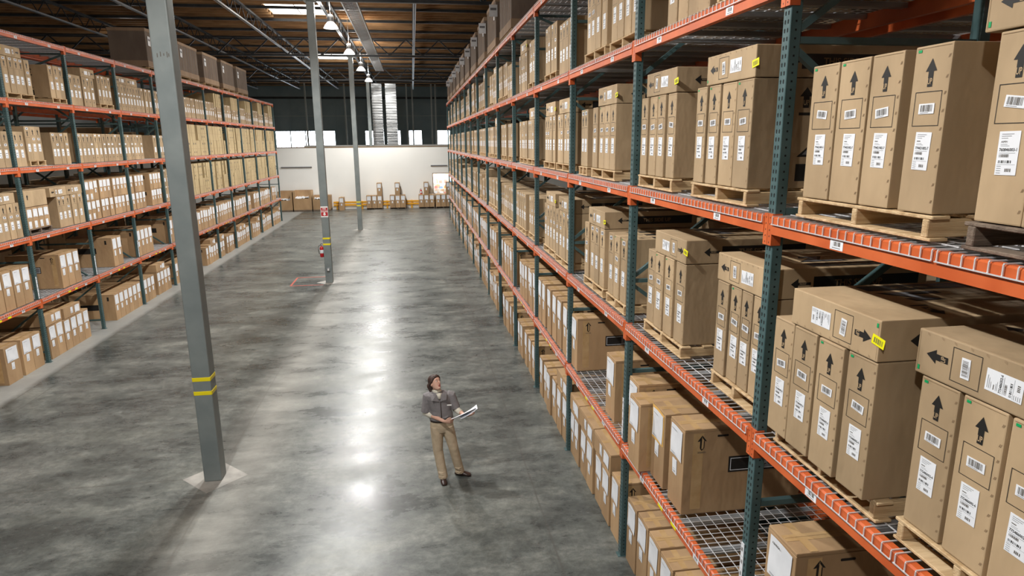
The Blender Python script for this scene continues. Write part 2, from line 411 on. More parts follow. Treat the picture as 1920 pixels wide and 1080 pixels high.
# FIRE sign, extinguisher, socket on the second column
cy_ = COLS[1]
t = empty('fire_sign', (CX, cy_ - 0.127, 2.36)); tag(t, 'red and white fire extinguisher sign with down arrow on grey column', 'sign')
m = MB(); m.box(-0.125, 0.125, -0.008, 0, 0, 0.38, 'white_paint')
f = Face(m, (-0.125, -0.008, 0), (1, 0, 0), (0, 0, 1), 0.001)
f.rect(0.012, 0.045, 0.238, 0.335, 'safety_red'); f.rect(0.012, 0.18, 0.238, 0.20, 'white_paint', 2)
f.text('FIRE', 0.125, 0.275, 0.045, 'white_paint', 2, 0.19, True); f.text('EXTINGUISHER', 0.125, 0.225, 0.03, 'white_paint', 2, 0.20, True)
f.poly([(0.10, 0.17), (0.10, 0.12), (0.06, 0.12), (0.125, 0.055), (0.19, 0.12), (0.15, 0.12), (0.15, 0.17)], 'white_paint', 2)
m.build('sign_plate', t)
def extinguisher(loc, label):
    t = empty('fire_extinguisher', loc); tag(t, label, 'fire extinguisher', 'fire extinguishers')
    m = MB(); m.lathe([(0.0, 0), (0.062, 0.0), (0.07, 0.02), (0.07, 0.30), (0.055, 0.35), (0.025, 0.38), (0.02, 0.40)], 'safety_red', 18); m.build('cylinder', t)
    m = MB(); m.lathe([(0.071, 0.14), (0.0715, 0.141), (0.0715, 0.26), (0.071, 0.261)], 'paper', 18); m.build('label_wrap', t)
    m = MB(); m.lathe([(0.018, 0.40), (0.022, 0.41), (0.02, 0.45)], 'steel', 12); m.bar((-0.05, 0, 0.455), (0.03, 0, 0.475), 0.02, 0.012, 'black_rubber'); m.bar((-0.06, 0, 0.43), (0.0, 0, 0.44), 0.02, 0.01, 'black_rubber'); m.build('valve_handle', t)
    m = MB(); m.tube([(-0.02, 0, 0.43), (-0.10, -0.01, 0.40), (-0.115, -0.01, 0.28), (-0.09, -0.01, 0.12)], 0.011, 'black_rubber', 8); m.build('hose', t)
extinguisher((CX - 0.2, cy_, 0.93), 'red fire extinguisher hung on the left side of the second column')
extinguisher((0.55, PY - 0.09, 0.98), 'small red fire extinguisher on the cream wall above the stacked cartons')
m = MB(); m.bbox(-0.06, 0.06, -0.05, 0, 0, 0.11, 'steel', 0.006); f = Face(m, (-0.06, -0.05, 0), (1, 0, 0), (0, 0, 1)); f.rect(0.035, 0.02, 0.085, 0.09, 'white_paint')
tag(m.build('power_socket', None, (CX, cy_ - 0.126, 0.44)), 'grey power socket box low on the second steel column', 'socket')
# red tape rectangle on the floor
m = MB()
x0, x1, y0, y1, w = -4.45, -3.3, 23.2, 24.7, 0.06
for q in ((x0, x1, y0, y0 + w), (x0, x1, y1 - w, y1), (x0, x0 + w, y0 + w, y1 - w)): m.box(q[0], q[1], q[2], q[3], 0.001, 0.004, 'tape_red')
tag(m.build('floor_tape'), 'red tape outline on the floor beside the second column', 'floor marking')

# ------------------------------------------------------------------ roof steel
def truss_y(x, y0, y1, zb, zt, label, mlow='chord_steel'):
    t = empty('roof_joist', (x, y0, zb)); L_ = y1 - y0; H = zt - zb
    tag(t, label, 'roof joist', 'long open web roof joists')
    m = MB()
    for s_ in (-1, 1): m.box(s_ * 0.035 - 0.02, s_ * 0.035 + 0.02, 0, L_, 0, 0.06, mlow)
    m.build('bottom_chord', t)
    m = MB(); m.box(-0.06, 0.06, 0, L_, H - 0.08, H, 'truss_steel'); m.build('top_chord', t)
    m = MB(); n = int(L_ / 0.62); st = L_ / n
    for i in range(n): m.bar((0, i * st, 0.05 if i % 2 else H - 0.05), (0, (i + 1) * st, H - 0.05 if i % 2 else 0.05), 0.03, 0.03, 'truss_steel')
    m.build('web', t)
for i, x in enumerate((CX - 10.9, CX - 7.1, CX - 3.55, CX, 0.31, 3.8, 7.3)):
    pos = ['farthest left, above the left rack', 'second from the left, above the left rack front', 'left of the column line', 'over the column line, beside the lamps', 'right of the cable tray, seen straight along', 'above the right rack', 'farthest right, beyond the right rack'][i]
    truss_y(x, 11.0, 66.0, 9.86, 10.5, 'long steel roof joist with zigzag web, %s' % pos)
for y, wd in ((23.65, 'second'), (38.15, 'third'), (52.5, 'farthest')):
    t = empty('roof_girder', (-28, y, 9.47)); tag(t, 'dark open web girder crossing the roof over the %s column' % wd, 'roof girder', 'cross girders')
    m = MB(); m.box(0, 54, -0.07, 0.07, 0, 0.10, 'truss_steel'); m.build('bottom_chord', t)
    m = MB(); m.box(0, 54, -0.05, 0.05, 0.90, 0.98, 'truss_steel'); m.build('top_chord', t)
    m = MB()
    for i in range(30):
        x = i * 1.8; m.bar((x, 0, 0.08), (x + 0.9, 0, 0.92), 0.06, 0.06, 'truss_steel'); m.bar((x + 0.9, 0, 0.92), (x + 1.8, 0, 0.08), 0.06, 0.06, 'truss_steel')
    m.build('web', t)
py_ = [13.0 + 2.95 * i for i in range(20)]
for k, y in enumerate(py_):
    
    m = MB(); cut = [s_ for s_ in SKY if s_[2] - 0.1 < y < s_[3]]
    for xa, xb in ([(-30, cut[0][0]), (cut[0][1], 26)] if cut else [(-30, 26)]): m.box(xa, xb, y, y + 0.09, ROOF - 0.25, ROOF - 0.14, 'truss_steel')
    tag(m.build('roof_purlin'), 'dark steel purlin across the wooden roof, %s counted from the camera' % ordn(k + 1), 'purlin', 'purlins under the roof deck')
# cable tray, ducts
m = MB(); t = empty('cable_tray', (-1.95, 11, 9.62)); tag(t, 'long silver ladder cable tray hung under the roof', 'cable tray')
for x in (-0.26, 0.26): m.box(x - 0.02, x + 0.02, 0, 36, 0, 0.10, 'steel')
m.build('side_rail', t)
m = MB()
for x in (-0.10, 0.0, 0.07): m.box(x - 0.018, x + 0.018, 0, 36, 0.035, 0.07, 'chord_steel')
m.build('cable', t)
m = MB()
for i in range(144): m.box(-0.24, 0.24, 0.1 + i * 0.25, 0.14 + i * 0.25, 0.0, 0.03, 'steel')
m.build('rungs', t)
for x, wd, side in ((-2.85, 0.9, 'left'), (-1.65, 0.95, 'right')):
    m = MB(); n = 46; z0, z1 = 4.7, 9.9
    r = random.Random(int(wd * 100))
    rings = []
    for i in range(n + 1):
        z = z0 + (z1 - z0) * i / n; w = wd / 2 * (1 - 0.03 * (i % 2) - 0.02 * r.random()); rings.append((z, w))
    vs = []; fs = []
    for z, w in rings: vs += [(-w, -0.3, z), (w, -0.3, z), (w, 0.3, z), (-w, 0.3, z)]
    for i in range(n): fs += [(i * 4 + j, i * 4 + (j + 1) % 4, (i + 1) * 4 + (j + 1) % 4, (i + 1) * 4 + j) for j in range(4)]
    m.add(vs, fs, 'foil')
    for z in (z0, z0 + 1.7, z0 + 3.5): m.box(-wd / 2 - 0.01, wd / 2 + 0.01, -0.32, 0.32, z, z + 0.05, 'steel')
    tag(m.build('air_duct', None, (x, 60, 0)), 'silver foil wrapped vertical duct behind the office wall, %s of the pair' % side, 'duct', 'foil ducts')
b = MB(); b.box(-9, 4, 58, 62, 4.5, 4.7, 'cream_wall'); struct('trim_9', b)
for i, x in enumerate((-9.8, -6.2, -0.35, 0.2, 2.05, 2.45)):
    m = MB(); m.box(-0.07, 0.07, -0.07, 0.07, 0, 10.4, 'wall_stud')
    tag(m.build('wall_post', None, (x, 66 + 0.3 * (i % 3), 0)), 'slim grey post before the dark far wall, %s from the left' % ordn(i + 1), 'post', 'posts before the far wall')

# ------------------------------------------------------------------ high bay lamps
def high_bay(x, y, z, label, w):
    t = empty('high_bay_lamp', (x, y, z)); tag(t, label, 'lamp', 'high bay lamps')
    m = MB(); m.lathe([(0.10, 0.22), (0.12, 0.25), (0.12, 0.42), (0.09, 0.46), (0.03, 0.47)], 'steel', 14); m.build('ballast_housing', t)
    m = MB(); n = 18
    prof = [(0.27, 0.0), (0.22, 0.10), (0.15, 0.18), (0.10, 0.23)]
    vs = [(r * math.cos(2 * PI * j / n), r * math.sin(2 * PI * j / n), zz) for r, zz in prof for j in range(n)]
    m.add(vs, [(i * n + j, i * n + (j + 1) % n, (i + 1) * n + (j + 1) % n, (i + 1) * n + j) for i in range(3) for j in range(n)], 'reflector', True)
    m.build('reflector', t)
    m = MB(); m.lathe([(0.02, 0.03), (0.06, 0.05), (0.065, 0.12), (0.04, 0.20)], 'lamp_glow', 12); m.build('bulb', t)
    m = MB(); m.tube([(0, 0, 0.46), (0, 0, 1.752)], 0.012, 'steel', 6); m.build('stem', t)
    lamp_light(0, 0, -0.02, w, t)
    ld = bpy.data.lights.new('lamp_uplight', 'POINT'); ld.energy = w * 0.15; ld.color = (1.0, 0.96, 0.90); ld.shadow_soft_size = 0.2
    o = bpy.data.objects.new('lamp_uplight', ld); COL.objects.link(o); o.location = (0.0, 0.0, 0.62); o.parent = t
for i, y in enumerate(LAMP_Y):
    high_bay(-2.76, y, LAMP_Z, 'bright high bay lamp beside the column line, %s from the camera' % ordn(i + 1), LAMP_W * (0.6 if i == 0 else 1.0))
for i, (x, y) in enumerate(((8.2, 5), (8.2, 19), (8.2, 33), (-14.2, 12), (-14.2, 24), (-14.2, 38))):
    high_bay(x, y, LAMP_Z, 'high bay lamp over the aisle %s, %s from the camera' % ('beyond the right rack' if x > 0 else 'beyond the left rack', ordn(i % 3 + 1)), LAMP_W * 0.3)

# ------------------------------------------------------------------ pallet racks
NH = 146
def post_mesh(front):
    m = MB(); w = 0.042; d = 0.075; H = 7.30
    # open C section
    t_ = 0.004
    m.bbox(0, d, -w, w, 0.006, H, 'teal_steel', 0.004, 1)
    m.box(-0.03, d + 0.02, -0.052, 0.052, 0, 0.006, 'teal_steel')
    if front:
        f = Face(m, (0, w, 0), (0, -1, 0), (0, 0, 1), 0.001)
        for i in range(NH):
            z = 0.06 + i * 0.05
            for u in (0.026, 0.058):
                f.poly([(u - 0.005, z - 0.012), (u + 0.005, z - 0.012), (u + 0.0075, z + 0.008), (u, z + 0.015), (u - 0.0075, z + 0.008)], 'hole')
        for s_ in (-1, 1):
            f = Face(m, (0, -w, 0), (1, 0, 0), (0, 0, 1), 0.001) if s_ < 0 else Face(m, (d, w, 0), (-1, 0, 0), (0, 0, 1), 0.001)
            for i in range(NH):
                z = 0.06 + i * 0.05; u = 0.038
                f.poly([(u - 0.006, z - 0.006), (u + 0.006, z - 0.006), (u + 0.006, z + 0.006), (u - 0.006, z + 0.006)], 'hole')
    return m.mesh('post')
POSTF, POSTR = post_mesh(True), post_mesh(False)
def brace_mesh(z0, z1):
    m = MB(); x0, x1 = 0.075, RD - 0.075
    m.bar((x0, 0, z0), (x1, 0, z1), 0.04, 0.045, 'teal_steel', (0, 1, 0)); return m.mesh('brace')
BR = []
zz = 0.25; k = 0
while zz < 7.2:
    z2 = min(zz + 1.05, 7.15); BR.append(brace_mesh(zz, zz)); BR.append(brace_mesh(z2 - 0.06, zz + 0.06) if k % 2 == 0 else brace_mesh(zz + 0.06, z2 - 0.06)); zz = z2 + 0.001; k += 1
    if zz > 6.9: break
BR.append(brace_mesh(7.12, 7.12))
def strip_mesh():
    m = MB(); m.box(-0.0035, 0, -0.02, 0.02, 0.0, 0.50, 'paper'); f = Face(m, (-0.0035, 0.02, 0), (0, -1, 0), (0, 0, 1), 0.0008)
    for i in range(5): f.bars(0.008, 0.03 + i * 0.1, 0.032, 0.06 + i * 0.1, 'ink_mid', i + 1, 1, 8); f.rect(0.004, 0.085 + i * 0.1, 0.036, 0.087 + i * 0.1, 'ink_mid')
    return m.mesh('location_strip')
STRIP = strip_mesh()
BL = BAY - 0.005
def beam_mesh(near):
    # local: y from 0 to BAY (post centre to post centre), x 0 at the post face, top at z 0
    m = MB(); h = 0.115; a = 0.046; L0, L1 = a, BAY - a
    prof = [(-0.022, -h), (0.028, -h), (0.028, -0.0), (0.012, 0.0), (-0.010, 0.0), (-0.022, -0.008)]
    n = len(prof); vs = [(x, y, z) for y in (L0, L1) for x, z in prof]
    m.add(vs, [(i, (i + 1) % n, n + (i + 1) % n, n + i) for i in range(n)] + [tuple(range(n))[::-1], tuple(range(n, 2 * n))], 'orange_steel')
    for y0, y1, s_ in ((0.002, L0, 0), (L1, BAY - 0.002, 1)):
        m.box(-0.018, -0.0012, y0, y1, -0.19, 0.015, 'orange_steel')
        yo = (L0, L0 + 0.004) if s_ == 0 else (L1 - 0.004, L1)
        m.box(-0.018, 0.05, yo[0], yo[1], -0.19, 0.015, 'orange_steel')
        f = Face(m, (-0.018, y1, -0.19), (0, -1, 0), (0, 0, 1), 0.001)
        if near:
            for i in range(5): f.rect(0.018, 0.015 + i * 0.04, 0.026, 0.025 + i * 0.04, 'rivet')
    return m.mesh('shelf_beam')
BEAM_F = beam_mesh(True)
def rear_beam_mesh():
    m = MB(); m.box(RD - 0.028, RD + 0.02, 0.046, BAY - 0.046, -0.115, 0, 'orange_steel')
    for y0, y1 in ((0.002, 0.046), (BAY - 0.046, BAY - 0.002)): m.box(RD + 0.0012, RD + 0.018, y0, y1, -0.19, 0.015, 'orange_steel')
    return m.mesh('rear_beam')
BEAM_R = rear_beam_mesh()
def label_mesh():
    m = MB(); m.box(-0.002, 0, -0.055, 0.055, -0.026, 0.026, 'paper'); f = Face(m, (-0.002, 0.055, -0.026), (0, -1, 0), (0, 0, 1), 0.0006)
    f.bars(0.03, 0.02, 0.09, 0.044, 'ink_mid', 3, 1, 12); f.rect(0.02, 0.008, 0.09, 0.012, 'ink_grey'); return m.mesh('bay_label')
BLAB = label_mesh()
def ylabel_mesh():
    m = MB(); m.box(-0.002, 0, -0.06, 0.06, -0.018, 0.018, 'tag_yellow'); return m.mesh('yellow_label')
YLAB = ylabel_mesh()
def deck_mesh():
    # two welded wire decks per bay lying on the beams, wires bent down over the front beam
    m = MB(); r = 0.0028; x0, x1 = -0.025, RD + 0.022
    for half in (0, 1):
        a = 0.055 + half * (BAY - 0.11) / 2 + (0.006 if half else 0); bnd = a + (BAY - 0.11) / 2 - 0.012
        n = 21
        for i in range(n):
            y = a + 0.006 + (bnd - a - 0.012) * i / (n - 1)
            m.box(x0 - r, x1, y - r, y + r, 0.001, 0.001 + 2 * r, 'zinc')
            m.box(x0 - 2 * r, x0, y - r, y + r, -0.048, 0.001, 'zinc')
        for x in [0.10 + 0.1 * k for k in range(13)]:
            m.box(x - r, x + r, a, bnd, 0.001 + 2 * r, 0.001 + 4 * r, 'zinc')
        m.box(x0 - 4 * r, x0 - 2 * r, a, bnd, -0.050, -0.050 + 2 * r, 'zinc')
        for k in range(3):
            y = a + (bnd - a) * (k + 0.5) / 3; m.box(0.03, RD - 0.03, y - 0.032, y + 0.032, -0.040, -0.004, 'zinc_channel')
    return m.mesh('wire_deck')
DECK = deck_mesh()
def rack_row(label, xf, y0, i0, i1, side, group=None, detail=True):
    """side +1: shelves run to +x from the face at xf (right rack); -1 mirrored by a half turn"""
    t = empty('pallet_rack', (xf, y0, 0), 0 if side > 0 else PI); tag(t, label, 'pallet rack', group or 'rows of pallet racking')
    s_ = side
    for i in range(i0, i1 + 1):
        fr = empty('upright_frame', (0, s_ * i * BAY, 0)); fr.parent = t
        link('post', POSTF if detail else POSTR, fr); link('post', POSTR, fr, (RD - 0.075, 0, 0))
        for bm_ in BR: link('brace', bm_, fr)
        if detail: link('location_strip', STRIP, fr, (-0.0012, -0.0205 if s_ > 0 else 0.0205, 1.52)).location = (-0.0015, 0.02, 1.52)
    for i in range(i0, i1):
        yy = s_ * i * BAY if s_ > 0 else s_ * (i + 1) * BAY
        for lv in 'EDCBA':
            bo = link('shelf_beam', BEAM_F, t, (0, yy, LV[lv])); link('rear_beam', BEAM_R, t, (0, yy, LV[lv]))
            link('wire_deck', DECK, t, (0, yy, LV[lv]))
            if detail:
                for q in (0.72, 2.08): link('bay_label', BLAB, bo, (-0.0225, q, -0.082))
                if lv == 'E':
                    for q in (1.22, 1.55): link('yellow_label', YLAB, bo, (-0.0225, q, -0.082))
    return t
rack_row('long teal and orange pallet rack row filling the right side of the aisle', XR, YR0, -3, 13, 1)
rack_row('long teal and orange pallet rack row along the left side of the aisle', XL, YL0, -2, 10, -1)
XR2, XL2 = XR + RD + 0.30 + RD, XL - RD - 0.30 - RD
rack_row('second pallet rack row behind the right rack, facing the next aisle', XR2, YR0, -3, 3, -1, detail=False)

# ------------------------------------------------------------------ cartons
TW, TH, TD = 0.215, 0.755, 1.22          # narrow arrow-marked carton
def side_print_T(m, w, h, d, lod):
    for s_ in (-1, 1):
        f = Face(m, (0, 0, 0), (1, 0, 0), (0, 0, 1)) if s_ < 0 else Face(m, (d, w, 0), (-1, 0, 0), (0, 0, 1))
        U = (lambda a: a) if s_ < 0 else (lambda a: d - a)
        c = U(0.40); f.arrow(c, 0.56 * h / .76, 0.70 * h / .76, 0.10, 'ink')
        if h < 0.7: continue
        if lod < 2:
            if lod == 0: f.text('UP', c, 0.575, 0.035, 'kraft', 2, 0.042, True)
            f.rect(c - 0.05, 0.505, c + 0.05, 0.525, 'ink')
            a0, a1 = sorted((U(0.36), U(1.1)))
            f.rect(a0, 0.05, a1, 0.17, 'ink')
            if lod == 0: f.text('THIS SIDE UP', a0 + 0.15, 0.09, 0.05, 'kraft_dark', 2)
            z = lambda p: [(U(a) if s_ < 0 else d - a, b) for a, b in p]
            P = [(0.36, 0.22), (0.75, 0.22), (0.75, 0.28), (0.56, 0.28), (0.66, 0.42), (0.47, 0.42), (0.44, 0.36), (0.52, 0.36)]
            Q = [(0.40, 0.235), (0.72, 0.235), (0.72, 0.265), (0.53, 0.265), (0.62, 0.405), (0.48, 0.405), (0.465, 0.375), (0.545, 0.375)]
            if s_ > 0: P = [(d - a, b) for a, b in P][::-1]; Q = [(d - a, b) for a, b in Q][::-1]
            f.poly(P, 'ink'); f.poly(Q, 'ink_grey', 2)
def body_T(w, h, d, lod, labels=False, var=0, K='kraft'):
    m = MB()
    if lod == 0:
        m.bbox(0, d, 0, w, 0, h, 'kraft', 0.007, 2)
        f = Face(m, (0, w, 0), (0, -1, 0), (0, 0, 1))
        r = random.Random(var)
        for i in range(9):
            v = 0.05 + i * 0.08 + r.uniform(-0.01, 0.01)
            for q in (0, 0.006): f.poly([(w - 0.022 + q, v), (w - 0.019 + q, v), (w - 0.013 + q, v + 0.014), (w - 0.016 + q, v + 0.014)], 'kraft_crease')
        # flap seam, a hair proud of the face
        f.rect(0.012, h - 0.012, w - 0.012, h - 0.0105, 'kraft_dark')
    else: m.box(0, d, 0, w, 0, h, K)
    f = Face(m, (0, w, 0), (0, -1, 0), (0, 0, 1), 0.0015 if lod < 2 else 0.003)
    c = w / 2; k = h / .76
    lowv = var % 2
    a0 = (0.575 if lowv == 0 else 0.545) * k; f.arrow(c, a0, a0 + 0.125 * k, 0.066, 'ink')
    if lod == 0: f.text('UP', c, a0 + 0.012, 0.026, 'kraft', 2, 0.026, True)
    o0, o1 = ((0.40, 0.555) if lowv == 0 else (0.37, 0.52)); t = 0.003 if lod == 0 else 0.004
    f.frame(w * 0.14, o0 * k, w * 0.86, o1 * k, t, 'ink')
    if labels:
        f.rect(w * 0.28, 0.20 * k, w * 0.72, 0.375 * k, 'paper', 1.5)
        f.rect(w * 0.30, (0.455 if not lowv else 0.69) * k, w * 0.72, (0.50 if not lowv else 0.73) * k, 'paper', 1.5)
        f.rect(c - 0.012, 0.10 * k, c + 0.012, 0.14 * k, 'ink', 1.5)
    side_print_T(m, w, h, d, lod)
    if lod < 2:
        for f in (Face(m, (0, 0, h), (1, 0, 0), (0, 1, 0)), Face(m, (0, w, 0), (1, 0, 0), (0, -1, 0))):
            f.rect(0.34, 0.055, 1.15, 0.155, 'ink'); f.rect(0.22, 0.095, 0.32, 0.115, 'ink'); f.poly([(0.17, 0.105), (0.225, 0.065), (0.225, 0.145)], 'ink')
            if lod == 0: f.text('THIS SIDE UP', 0.50, 0.085, 0.045, 'kraft_dark', 2); f.text('FRONT', 0.235, 0.10, 0.011, 'kraft', 2)
    return m
NUMS = ['774421003-5', '774421002-7', '760846003-1', '775486002-6']
_cm = {}
def cache(key, fn):
    if key not in _cm: _cm[key] = fn()
    return _cm[key]
def ship_label(lod, num):
    m = MB(); w, h = 0.095, 0.172
    m.box(-0.0008, 0, 0, w, 0, h, 'paper'); f = Face(m, (-0.0008, w, 0), (0, -1, 0), (0, 0, 1), 0.0006)
    if lod == 0:
        if num[0:2] == '76': f.text('ASPEN', 0.012, 0.128, 0.007, 'ink_mid')
        else: f.rect(0.012, 0.129, 0.034, 0.133, 'ink_mid')
        for i, l in enumerate((0.055, 0.045, 0.03)): f.rect(0.012, 0.160 - i * 0.008, 0.012 + l, 0.162 - i * 0.008, 'ink_grey')
        for i, l in enumerate((0.03, 0.04)): f.rect(0.012, 0.120 - i * 0.006, 0.012 + l, 0.1215 - i * 0.006, 'ink_grey')
        f.text(num, 0.008, 0.094, 0.0125, 'ink', 1, 0.080)
        f.rect(0.008, 0.086, 0.082, 0.0875, 'ink_grey')
        f.bars(0.010, 0.070, 0.055, 0.082, 'ink_mid', 1, 1, 18); f.bars(0.010, 0.047, 0.072, 0.058, 'ink', 2, 1, 18)
        f.rect(0.005, 0.041, 0.088, 0.042, 'ink_grey')
        for i in range(4): f.rect(0.006, 0.034 - i * 0.009, 0.026, 0.036 - i * 0.009, 'ink_grey')
        f.bars(0.045, 0.013, 0.075, 0.026, 'ink_mid', 5, 1, 10)
    else:
        f.rect(0.01, 0.092, 0.085, 0.105, 'ink_grey'); f.rect(0.012, 0.048, 0.07, 0.06, 'ink_grey'); f.rect(0.045, 0.014, 0.075, 0.027, 'ink_grey')
    return m.mesh('shipping_label')
def barcode(lod):
    m = MB(); w, h = 0.092, 0.046
    m.box(-0.0008, 0, 0, w, 0, h, 'paper'); f = Face(m, (-0.0008, w, 0), (0, -1, 0), (0, 0, 1), 0.0006)
    if lod == 0: f.bars(0.010, 0.010, 0.084, 0.040, 'ink_mid', 8, 1, 26); f.rect(0.01, 0.004, 0.06, 0.006, 'ink_grey')
    else: f.rect(0.02, 0.012, 0.072, 0.038, 'ink_grey')
    return m.mesh('barcode_sticker')
def yellow_tag():
    # stiff tag that stands out past the carton's near edge
    m = MB(); m.box(-0.001, 0, -0.035, 0.055, 0, 0.05, 'tag_yellow'); f = Face(m, (-0.001, 0.055, 0), (0, -1, 0), (0, 0, 1), 0.0006)
    f.bars(0.012, 0.012, 0.078, 0.040, 'ink_mid', 4, 1, 14); return m.mesh('yellow_tag')
def green_tag():
    m = MB(); m.box(-0.0012, 0, 0, 0.022, 0, 0.012, 'tag_green'); return m.mesh('green_sticker')

def body_B(w, h, d, lod, labels=False, flat=False):
    m = MB(); K = 'kraft_brown'
    if lod == 0:
        m.bbox(0, d, 0, w, 0, h - 0.022, K, 0.006, 2); m.bbox(0.002, d - 0.002, 0.002, w - 0.002, h - 0.025, h, K, 0.006, 2)
    else: m.box(0, d, 0, w, 0, h, K)
    e = 0.0015 if lod < 2 else 0.003
    f = Face(m, (0, 0, h), (1, 0, 0), (0, 1, 0), e)      # top
    f.rect(0.01, w / 2 - 0.035, d - 0.01, w / 2 + 0.035, 'tape')
    if lod < 2: f.rect(0.10, 0.008, 0.16, w - 0.008, 'tape', 2); f.rect(0.02, w / 2 - 0.001, d - 0.02, w / 2 + 0.001, 'kraft_dark', 3)
    for s_ in (-1, 1):
        f = Face(m, (0, 0, 0), (1, 0, 0), (0, 0, 1), e) if s_ < 0 else Face(m, (d, w, 0), (-1, 0, 0), (0, 0, 1), e)
        U = (lambda a: a) if s_ < 0 else (lambda a: d - a)
        f.rect(0.006, h - 0.027, d - 0.006, h - 0.023, 'kraft_dark', 0.6)
        if flat: continue
        if lod < 2:
            f.rect(U(0.135) - 0.05, 0.05, U(0.135) + 0.05, h - 0.04, 'tape', 0.5)
            c = U(0.17)
            v = h - 0.19
            f.poly([(c - 0.020, v + 0.005), (c - 0.004, v - 0.012), (c - 0.002, v + 0.10), (c - 0.020, v + 0.085)], 'ink')
            f.poly([(c + 0.006, v - 0.012), (c + 0.024, v + 0.008), (c + 0.024, v + 0.075), (c + 0.016, v + 0.075), (c + 0.016, v + 0.012)], 'ink')
            f.poly([(c - 0.045, v + 0.07), (c, v + 0.13), (c - 0.002, v + 0.105), (c - 0.024, v + 0.072)], 'ink')
            f.poly([(c, v + 0.13), (c + 0.045, v + 0.07), (c + 0.024, v + 0.074), (c + 0.002, v + 0.104)], 'ink')
            f.poly([(c - 0.022, v + 0.0), (c, v - 0.022), (c + 0.022, v + 0.0), (c, v - 0.006)], 'ink')
            for i in range(2): f.rect(c - 0.04, v - 0.035 - i * 0.010, c + 0.04, v - 0.031 - i * 0.010, 'ink_mid')
            c = U(0.37); f.poly([(c - 0.055, h - 0.075), (c - 0.05, h - 0.085), (c + 0.05, h - 0.085), (c + 0.055, h - 0.075), (c + 0.05, h - 0.065), (c - 0.05, h - 0.065)], 'ink')
            a0, a1 = sorted((U(0.44), U(1.08))); v0, v1 = h - 0.45, h - 0.29
            f.rect(a0, v0, a1, v1, 'ink'); f.frame(a0 + 0.018, v0 + 0.018, a1 - 0.018, v1 - 0.018, 0.006, 'paper', 2)
            f.rect(a0 + 0.25, v0 + 0.024, a1 - 0.024, v1 - 0.024, 'ink_grey', 2)
            if lod == 0: f.text('DC', a0 + 0.28, v0 + 0.055, 0.05, 'ink', 3); f.text('CYCLE', a0 + 0.385, v0 + 0.055, 0.05, 'ink', 3, 0.19)
        else:
            f.rect(U(0.17) - 0.025, h - 0.19, U(0.17) + 0.025, h - 0.08, 'ink')
            a0, a1 = sorted((U(0.44), U(1.08))); f.rect(a0, h - 0.45, a1, h - 0.29, 'ink')
    if labels:
        f = Face(m, (0, w, 0), (0, -1, 0), (0, 0, 1), e)
        if flat:
            f.rect(w * 0.66, h * 0.2, w * 0.92, h * 0.85, 'paper', 1.5); f.rect(w * 0.46, h * 0.35, w * 0.60, h * 0.7, 'paper', 1.5)
        else:
            f.rect(w * 0.10, h * 0.60, w * 0.86, h * 0.95, 'paper', 1.5); f.rect(w * 0.26, h * 0.36, w * 0.58, h * 0.55, 'paper', 1.5)
    return m
def pouch_mesh(w, h, env, seed, text=False):
    m = MB(); r = random.Random(seed); nx, nz = 6, 8; vs = []; fs = []
    for j in range(nz + 1):
        for i in range(nx + 1):
            u, v = i / nx, j / nz
            bx = -0.002 - 0.007 * max(0, abs(u - 0.5) * 2 - 0.4) * r.uniform(0.6, 1.0) * (0.6 + 0.4 * math.sin(v * 5 + seed))
            vs.append((bx, w - u * w + 0.004 * math.sin(v * 3 + seed), v * h + 0.004 * math.sin(u * 4)))
    for j in range(nz):
        for i in range(nx): a = j * (nx + 1) + i; fs.append((a, a + 1, a + nx + 2, a + nx + 1))
    m.add(vs, fs, 'paper', True)
    vs2 = [(x + 0.0012, y, z) for x, y, z in vs]; m.add(vs2, [q[::-1] for q in fs], 'paper', True)
    f = Face(m, (-0.0095, w, 0), (0, -1, 0), (0, 0, 1), 0.001)
    if text: f.text('ASINDSA', w * 0.15, h * 0.86, 0.016, 'ink_mid')
    else: f.rect(w * 0.12, h * 0.88, w * 0.55, h * 0.895, 'ink_grey')
    f.rect(w * 0.12, h * 0.10, w * 0.45, h * 0.115, 'ink_grey'); f.rect(w * 0.12, h * 0.07, w * 0.60, h * 0.078, 'ink_grey')
    me = m.mesh('document_pouch')
    return me
def envelope_mesh(w, h):
    m = MB(); m.add([(-0.001, w, 0), (-0.001, 0, 0.01), (-0.0015, -0.004, h), (-0.001, w * 0.5, h + 0.02), (-0.001, w + 0.003, h + 0.012)], [(0, 1, 2, 3, 4)], 'envelope')
    m.add([(0, w, 0), (0, 0, 0.01), (-0.0005, -0.004, h), (0, w * 0.5, h + 0.02), (0, w + 0.003, h + 0.012)], [(4, 3, 2, 1, 0)], 'envelope')
    return m.mesh('envelope')
def small_label(seed):
    m = MB(); w, h = 0.10, 0.15; r = random.Random(seed); j = lambda: r.uniform(-0.006, 0.006)
    m.add([(-0.002, w + j(), j()), (-0.002, j(), j()), (-0.004, j(), h + j()), (-0.0045, w / 2, h + j()), (-0.002, w + j(), h + j())], [(0, 1, 2, 3, 4)], 'paper')
    m.add([(0, w, 0), (0, 0, 0), (-0.001, 0, h), (-0.001, w / 2, h), (0, w, h)], [(4, 3, 2, 1, 0)], 'paper')
    f = Face(m, (-0.0048, w, 0), (0, -1, 0), (0, 0, 1), 0.0005); f.bars(0.02, 0.02, 0.075, 0.035, 'ink_grey', seed, 1, 9); f.rect(0.02, 0.05, 0.07, 0.053, 'ink_grey')
    return m.mesh('small_label')
